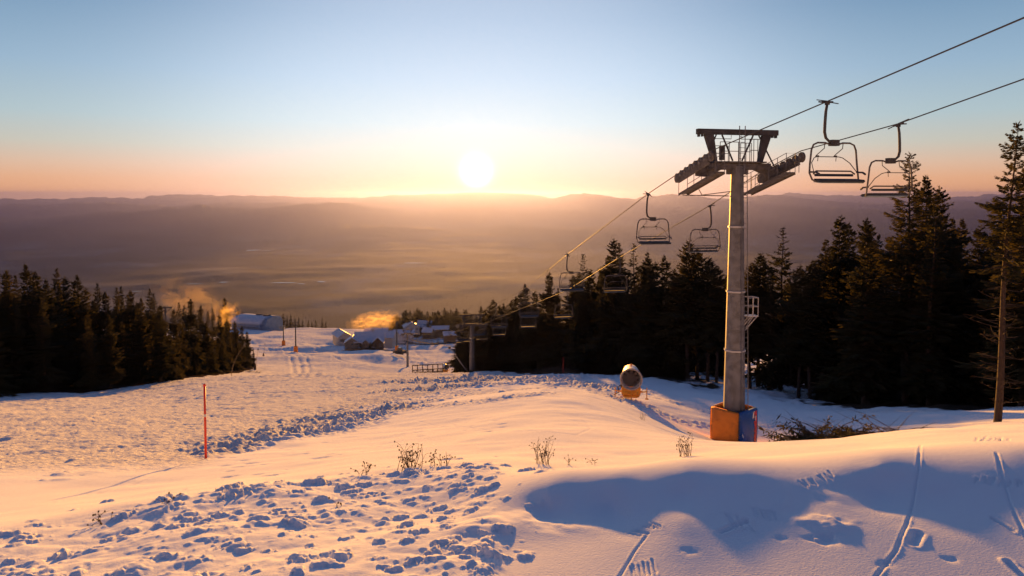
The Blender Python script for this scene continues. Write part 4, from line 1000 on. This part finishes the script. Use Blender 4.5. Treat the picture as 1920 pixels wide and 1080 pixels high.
# ------------------------------------------------------------------ dry weeds
def weed(px, py, Y, hgt, n, seed, label, spread=.5, twig=True, cat='dry plant'):
    rr_ = random.Random(seed); x = at(px, py, Y).x; t = thing('dry_weed', label, cat, (x, Y, gz(x, Y)-.02), 0, 'dry weeds poking out of the snow')
    b = MB(); hd = MB()
    for i in range(n):
        a = rr_.uniform(0, 6.28); r0 = rr_.uniform(0, .10)*spread*2; h = hgt*rr_.uniform(.45, 1.0); p = Vector((r0*math.cos(a), r0*math.sin(a), 0)); d = Vector((rr_.uniform(-.25, .25)*spread*2, rr_.uniform(-.2, .2), 1)).normalized()
        pts = [p.copy()]
        for k in range(6):
            p = p+d*h/6; d = (d+Vector((rr_.uniform(-.14, .14), rr_.uniform(-.12, .12), rr_.uniform(-.05, .03)))).normalized(); pts.append(p.copy())
        b.tube(pts, [.0042, .004, .0036, .003, .0026, .002, .0014], 4)
        if twig:
            for k in range(rr_.randint(2, 6)):
                j = rr_.randint(2, 6); q = pts[j]; e = q+Vector((rr_.uniform(-.09, .09), rr_.uniform(-.06, .06), rr_.uniform(-.01, .07)))
                b.tube([q, (q+e)/2+Vector((0, 0, .008)), e], [.0022, .0018, .0012], 3)
                if rr_.random() < .8: b.lathe([(.001, -.012), (.008, -.004), (.009, .004), (.002, .013)], 5, Matrix.Translation(e) @ Matrix.Rotation(rr_.uniform(-1, 1), 4, 'X'))
    b.build('stalks', M_TWIG, t)
    if hd.v: hd.build('seed_heads', M_TWIG, t)
weed(1286, 864, 12.0, .40, 16, 1, 'dry weed clump with upright stalks before the crash pad', .6)
weed(1018, 878, 10.2, .46, 14, 2, 'tallest dry weed with seed heads on the smooth snow', .5)
weed(768, 896, 8.6, .40, 20, 3, 'bushy dry twigs behind the crest of the thrown snow', .8)
weed(826, 888, 8.9, .19, 8, 4, 'low twiggy weed right of the bushy dry twigs', .9)
weed(690, 900, 8.5, .14, 5, 5, 'short weed left of the bushy dry twigs', .8)
weed(1066, 870, 10.6, .17, 2, 6, 'single thin stalk right of the tallest weed', .4)
weed(1112, 872, 11, .11, 2, 7, 'tiny bent stalk on the sunlit snow', .6)
weed(190, 990, 6.6, .09, 5, 8, 'small dark sprig among the snow clods at lower left', .7)
weed(312, 958, 7.0, .06, 3, 9, 'tiny sprig on the clod crest', .7)
weed(640, 965, 6.6, .06, 2, 10, 'single short stub among the clods in the middle', .5)
weed(1205, 800, 30, .5, 7, 11, 'faint dry stalks in the shaded hollow below the cannon', .8)

# ------------------------------------------------------------------ brush heaps
def brush(px, py, Y, wd, dp, hgt, n, seed, label, needles=True):
    rr_ = random.Random(seed); x = at(px, py, Y).x; t = thing('brush_pile', label, 'brush pile', (x, Y, gz(x, Y)), 0)
    b = MB(); P = []; D = []
    for i in range(n):
        q = rr_.gauss(0, .33); ox = q*wd/2*1.4; oy = rr_.gauss(0, .3)*dp; zg = gz(x+ox, Y+oy)-gz(x, Y)
        a = rr_.choice([0, math.pi])+rr_.gauss(0, .6); L = rr_.uniform(.7, 2.2); el = rr_.uniform(-.05, .75)*(1.1-min(1, abs(q)))
        d = Vector((math.cos(a)*math.cos(el), math.sin(a)*math.cos(el), math.sin(el))); p = Vector((ox, oy, zg+rr_.uniform(0, hgt*.35)*(1-min(1, abs(q))))); pts = [p.copy()]
        for k in range(5):
            p = p+d*L/5; d = (d+Vector((rr_.uniform(-.1, .1), rr_.uniform(-.1, .1), rr_.uniform(-.16, .06)))).normalized(); p.z = max(p.z, zg-.3); pts.append(p.copy())
        b.tube(pts, [.022, .018, .015, .011, .008, .004], 4)
        if needles and rr_.random() < .42:
            for k in range(34):
                j = rr_.uniform(.8, 4.9); i0 = int(j); o = pts[i0].lerp(pts[i0+1], j-i0)
                P.append(o); D.append(Vector((rr_.gauss(0, .10), rr_.gauss(0, .10), rr_.gauss(-.02, .08)))+d*.08)
    b.build('branches', M_TWIG, t)
    if P:
        P = np.array(P); D = np.array(D)*1.3; rs = np.random.RandomState(seed); sd = np.cross(D, rs.randn(len(P), 3)); sd /= np.linalg.norm(sd, axis=1)[:, None]+1e-9
        V = np.stack([P, P+D*.5+sd*.035, P+D, P+D*.5-sd*.035], 1).reshape(-1, 3); me = npmesh('needles', V, np.arange(len(V)).reshape(-1, 4)); link('needles', me, M_NEED, t)
brush(1530, 824, 31, 4.6, 1.6, 1.3, 120, 1, 'heap of cut spruce branches on the snow right of the crash pad')
brush(1668, 828, 27, 1.6, .8, .35, 26, 2, 'low scatter of twigs at the right end of the cut branches', False)
brush(1040, 702, 98, 8.5, 3.0, 2.6, 150, 3, 'brown heap of felled brush at the foot of the dark trees', False)
brush(478, 702, 205, 9.0, 3.0, 1.0, 60, 4, 'dark brush strewn on the snow at the right end of the left wood', False)

# a steel barrier rack on the piste
def rack(px, py, Y, label):
    x = at(px, py, Y).x; t = thing('safety_fence', label, 'fence', (x, Y, gz(x, Y)), LYAW)
    b = MB()
    for k in range(7): b.tube([(-4.2+k*1.4, 0, -.3), (-4.2+k*1.4, 0, 3.4)], .13, 6)
    b.build('posts', M_WOOD, t)
    b = MB(); rr_ = random.Random(3)
    for z in (1.2, 2.0, 3.3): b.bar((-4.3, .15, z), (4.3, .15, z), .12, .22)
    for k in range(26): b.bar((-4.2+k*.335, .0, rr_.uniform(.1, .6)), (-4.1+k*.335, .0, rr_.uniform(1.5, 2.2)), .10, .16)
    b.build('rails', M_WOOD, t)
rack(802, 697, 190, 'dark slatted safety fence rack on the piste left of the second tower')

# ------------------------------------------------------------------ buildings
def gable(parent, cx, cy, w, d, hw, hr, mw, ang=0.0, over=.7, zb=-3.0, nm='wall', along='x'):
    """a body of width w depth d, walls hw, ridge hr (ridge along local y if along == 'y')"""
    Mt = Matrix.Translation((cx, cy, 0)) @ Matrix.Rotation(ang, 4, 'Z')
    if along == 'x': Mt = Mt @ Matrix.Rotation(math.pi/2, 4, 'Z'); w, d = d, w
    b = MB(); b.prism([(-w/2, zb), (w/2, zb), (w/2, hw), (0, hr), (-w/2, hw)], -d/2, d/2, Mt); wall = b.build('wall', mw, parent)
    s = (hr-hw)/(w/2); t_ = .35; ww = w/2+over; b = MB()
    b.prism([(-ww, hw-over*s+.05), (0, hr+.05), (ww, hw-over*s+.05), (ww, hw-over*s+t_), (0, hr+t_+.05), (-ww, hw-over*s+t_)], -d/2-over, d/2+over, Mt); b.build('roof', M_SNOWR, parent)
    return Mt, w, d
def windows(parent, Mt, w, d, face, rows, n, ww=1.0, wh=1.1, m=None):
    """openings on the face -y ('f') or +x ('r') or -x ('l') of the body"""
    for z in rows:
        for k in range(n):
            L = w if face in 'fb' else d; u = -L/2+L*(k+.5)/n
            c = {'f': (u, -d/2, z), 'b': (u, d/2, z), 'r': (w/2, u, z), 'l': (-w/2, u, z)}[face]
            dm = (ww+.25, .10, wh+.25) if face in 'fb' else (.10, ww+.25, wh+.25); dg = (ww, .16, wh) if face in 'fb' else (.16, ww, wh)
            f = MB(); f.box((0, 0, 0), dm); o = f.build('window', m or M_WOODL, parent); o.matrix_local = Mt @ Matrix.Translation(c)
            g = MB(); g.box((0, 0, 0), dg); q = g.build('pane', M_GLASS, o)
def site(px, py, Y): x = at(px, py, Y).x; return (x, Y, at(px, py, Y).z)
# blue-grey hall
H = thing('valley_station_hall', 'long blue-grey hall with rounded snowy roof end at the top left of the piste', 'hall', site(487, 619, 680), R(-20))
b = MB(); b.box((-4, 0, 3.2), (34, 30, 12.0)); b.build('wall', M_HALLW, H)
b = MB(); n = 10; prof = [(-15.4, 9.0)]+[(-15.4*math.cos(math.pi*k/n), 9.4+5.4*math.sin(math.pi*k/n)) for k in range(n+1)]+[(15.4, 9.0)]
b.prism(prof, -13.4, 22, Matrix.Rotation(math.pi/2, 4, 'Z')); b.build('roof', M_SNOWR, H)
b = MB(); b.prism([(-13, -3), (13, -3), (13, 9), (9, 13.5), (0, 15.3), (-9, 13.5), (-13, 9)], -17.5, -12.9, Matrix.Rotation(math.pi/2, 4, 'Z')); b.build('end_wall', M_HALLW, H)
for k in range(9):
    f = MB(); f.box((-19+k*3.6, -15.05, 5.6), (2.6, .3, 1.5)); o = f.build('window', M_LGREY, H); g = MB(); g.box((-19+k*3.6, -15.2, 5.6), (2.2, .3, 1.1)); g.build('pane', M_GLASS, o)
f = MB(); f.box((-11, -15.1, 0.9), (4.5, .4, 3.6)); f.build('door', M_WOOD, H)
for k in range(5):
    f = MB(); f.box((-4, -15.1, 8.6-k*.0) if k == 0 else (-20+k*6.4, -15.12, 3.1), (34.2, .3, .35) if k == 0 else (.3, .3, 11.6)); f.build('cladding_band', M_LGREY, H)
b = MB(); b.box((-2, 2, 14.9), (5, 4, 2.2)); b.box((8, 1, 15.2), (6, 5, 1.4)); b.build('roof_plant', M_DSTEEL, H)
b = MB()
for k in range(7): b.box((-22+k*2.6, -18.5, .8), (1.3, .8, 1.7))
b.build('parked_sledges', M_WOOD, H)
# main lodge
LZ = site(684, 652, 440); Lg = thing('mountain_lodge', 'large dark timber mountain lodge with several snow-covered gables in the middle distance', 'lodge', LZ, R(8))
Mt, w_, d_ = gable(Lg, 3, 2, 17, 14, 5.2, 9.6, M_WOOD, R(0), 1.1); windows(Lg, Mt, w_, d_, 'r', (1.4, 3.9), 7, 1.1, 1.0)
Mt2, w2, d2 = gable(Lg, -7.5, -1, 9, 9, 4.6, 7.8, M_STONE, 0, .8, along='y'); windows(Lg, Mt2, w2, d2, 'f', (1.3, 3.6), 3, 1.2, 1.1)
Mt3, w3, d3 = gable(Lg, 8.5, -5.6, 6.5, 5, 4.8, 8.0, M_WOOD, 0, .8, along='y'); windows(Lg, Mt3, w3, d3, 'f', (1.3, 3.7), 2, 1.3, 1.1)
Mt4, w4, d4 = gable(Lg, 1.0, -5.2, 4.2, 4, 4.4, 6.6, M_WOODL, 0, .6, along='y'); windows(Lg, Mt4, w4, d4, 'f', (1.4, 3.4), 2, .9, .9)
b = MB(); b.box((-1, -9.5, -.6), (26, 5.5, 1.6)); b.build('terrace', M_STONE, Lg)
b = MB(); rr_ = random.Random(9)
for k in range(40): b.box((-13.5+k*.66, -12.1, .75), (.10, .10, 1.1))
b.bar((-13.6, -12.1, 1.3), (12.6, -12.1, 1.3), .12); b.build('terrace_railing', M_WOOD, Lg)
for k in range(6):
    b = MB(); ux = -11+k*4.2; b.tube([(ux, -9.6+(k % 2), .1), (ux, -9.6+(k % 2), 2.5)], .07, 6); b.lathe([(1.35, 2.2), (.1, 2.8)], 8, Matrix.Translation((ux, -9.6+(k % 2), 0))); b.build('parasol', M_WOODL if k % 2 else M_STONE, Lg)
for cx, cy, hh in ((5, 2.5, 11.2), (-6, 2, 9.3)):
    b = MB(); b.box((cx, cy, hh-1.5), (1.1, 1.1, 3)); b.box((cx, cy, hh+.1), (1.4, 1.4, .25)); b.build('chimney', M_STONE, Lg)
# barn left of the lodge
Bn = thing('barn', 'grey barn with steep snow-covered roof just left of the lodge', 'barn', site(641, 639, 490), R(30))
Mt, w_, d_ = gable(Bn, 0, 0, 9, 15, 4.6, 7.4, M_PLAS, 0, .9, along='y'); windows(Bn, Mt, w_, d_, 'f', (2.0,), 2, 1.6, 1.6); windows(Bn, Mt, w_, d_, 'r', (2.2,), 4, 1.0, 1.0)
b = MB(); b.box((0, 0, 0), (2.4, .3, 3.0)); o = b.build('door', M_WOOD, Bn); o.matrix_local = Mt @ Matrix.Translation((0, -d_/2-.1, .9))
def hut(px, py, Y, w, d, hw, hr, mw, yaw, label, along='y', name='chalet', cat='chalet', rows=(1.6,), nw=3):
    t = thing(name, label, cat, site(px, py, Y), yaw, 'small buildings round the lodge')
    M_, a_, b_ = gable(t, 0, 0, w, d, hw, hr, mw, 0, .8, along=along); f = 'f' if along == 'y' else 'r'
    windows(t, M_, a_, b_, f, rows, nw, 1.1, 1.0); b = MB(); b.box((w*.2, 0, hr-.2), (.9, .9, 2.0)); b.build('chimney', M_STONE, t); return t
hut(722, 641, 470, 15, 11, 4.5, 7.6, M_PLAS, R(-12), 'pale shed with wide snowy roof immediately right of the lodge', 'x', 'shed', 'shed', (1.6, 3.2), 5)
hut(757, 634, 500, 14, 9, 3.8, 6.2, M_LGREY, R(10), 'grey lift-station shed behind the slim distant tower', 'x', 'lift_station', 'lift station', (1.8,), 4)
hut(706, 627, 560, 18, 9, 3.0, 5.0, M_WOODL, R(4), 'low long roof behind the lodge under the golden plume', 'x', 'shed', 'shed', (1.5,), 5)
hut(771, 619, 560, 12, 9, 3.5, 7.0, M_PLAS, R(18), 'pale chalet in front of the far wood, nearest its left end', 'y')
hut(797, 618, 570, 11, 8, 3.2, 7.4, M_WOOD, R(-10), 'dark chalet with bright white gable roof before the far wood', 'x')
hut(803, 627, 520, 7, 6, 2.6, 5.0, M_WOOD, R(-14), 'small hut with white roof just below the dark chalet', 'x', 'hut', 'hut')
hut(826, 622, 555, 13, 7, 2.8, 4.6, M_WOOD, R(6), 'low dark hut at the right end of the far chalets', 'x', 'hut', 'hut')
hut(843, 633, 480, 8, 6, 2.4, 4.2, M_WOOD, R(12), 'lowest hut, against the right-hand trees on the blue shaded snow', 'x', 'hut', 'hut')
# parked snow groomer by the lodge
G = thing('snow_groomer', 'small dark snow groomer parked right of the lodge terrace', 'snow groomer', site(752, 663, 360), R(-25))
b = MB(); b.box((0, 0, 1.3), (5.4, 2.6, 1.0)); b.build('body', M_DSTEEL, G, bevel=.1)
b = MB(); b.box((-.8, 0, 2.5), (2.0, 2.3, 1.4), None, .8); b.build('cab', M_GLASS, G)
for sy in (-1, 1):
    b = MB(); b.box((0, sy*1.5, .5), (5.0, .9, 1.0)); b.build('track', M_RUBBER, G, bevel=.2)
b = MB(); b.box((-3.4, 0, .8), (.3, 4.6, 1.2)); b.bar((-3.3, 0, .9), (-2.4, 0, 1.1), .4); b.build('blade', M_STEEL, G)

# ------------------------------------------------------------------ lakes in the plain, wisp of cloud, golden plumes
M_LAKE = mat('lake_water', (.12, .12, .13), .3, .0)
M_LAKE.node_tree.nodes['Principled BSDF'].inputs['Metallic'].default_value = .8
for i, (lx, ly, lw, ld) in enumerate(LK):
    n = 26; b = MB(); P = []
    for k in range(n):
        a = 6.283*k/n; q = 1+.35*math.sin(2*a+i)+.18*math.sin(5*a+i*2)
        P.append((lx+lw*math.cos(a)*q, ly+ld*math.sin(a)*q, ZLAKE))
    b.add(P, [tuple(range(n))]); setk(b.build('lake', M_LAKE), kind='structure')
def cloud_mat(name, dens, scale, col, an=.6, thr=.47):
    m = bpy.data.materials.new(name); m.use_nodes = True; nt = m.node_tree; N = nt.nodes; L = nt.links; N.clear()
    out = N.new('ShaderNodeOutputMaterial'); v = N.new('ShaderNodeVolumePrincipled'); v.inputs['Color'].default_value = (*col, 1); v.inputs['Anisotropy'].default_value = an
    tc = N.new('ShaderNodeTexCoord'); nz = N.new('ShaderNodeTexNoise'); nz.inputs['Scale'].default_value = scale; nz.inputs['Detail'].default_value = 4; nz.inputs['Roughness'].default_value = .6
    L.new(tc.outputs['Object'], nz.inputs['Vector'])
    ln = N.new('ShaderNodeVectorMath'); ln.operation = 'LENGTH'; L.new(tc.outputs['Object'], ln.inputs[0])
    fo = N.new('ShaderNodeMapRange'); fo.interpolation_type = 'SMOOTHSTEP'; fo.inputs['From Min'].default_value = 1.0; fo.inputs['From Max'].default_value = .25; L.new(ln.outputs['Value'], fo.inputs['Value'])
    mr = N.new('ShaderNodeMapRange'); mr.inputs['From Min'].default_value = thr; mr.inputs['From Max'].default_value = thr+.25; L.new(nz.outputs['Fac'], mr.inputs['Value'])
    m1 = N.new('ShaderNodeMath'); m1.operation = 'MULTIPLY'; L.new(fo.outputs[0], m1.inputs[0]); L.new(mr.outputs[0], m1.inputs[1])
    m2 = N.new('ShaderNodeMath'); m2.operation = 'MULTIPLY'; L.new(m1.outputs[0], m2.inputs[0]); m2.inputs[1].default_value = dens
    L.new(m2.outputs[0], v.inputs['Density']); L.new(v.outputs[0], out.inputs['Volume']); return m
def plume(px, py, Y, wpx, hpx, dens, rot, seed, name='snow_mist', scale=2.2, depth=1.0, an=.6):
    c = at(px, py, Y); rx = wpx/FPX*Y/2; rz = hpx/FPX*Y/2
    me = bpy.data.meshes.new(name); bm = bmesh.new(); bmesh.ops.create_icosphere(bm, subdivisions=3, radius=1.0); bm.to_mesh(me); bm.free()
    o = link(name, me, cloud_mat('mist_%d' % seed, dens, scale, (.95, .72, .42), an)); o.location = c; o.scale = (rx, rx*.6*depth, rz); o.rotation_euler = (0, R(rot), 0); setk(o, kind='stuff')
plume(420, 590, 300, 76, 58, .12, -25, 1, 'snow_mist', 2.8)
plume(352, 562, 330, 170, 100, .016, 10, 2)
plume(700, 601, 500, 120, 42, .06, -10, 3, 'snow_mist', 4.5)
plume(728, 603, 490, 44, 38, .07, 0, 4, 'snow_mist', 4.0)
plume(1023, 459, 12000, 26, 18, .00012, 0, 5, 'steam_plume', 1.6)
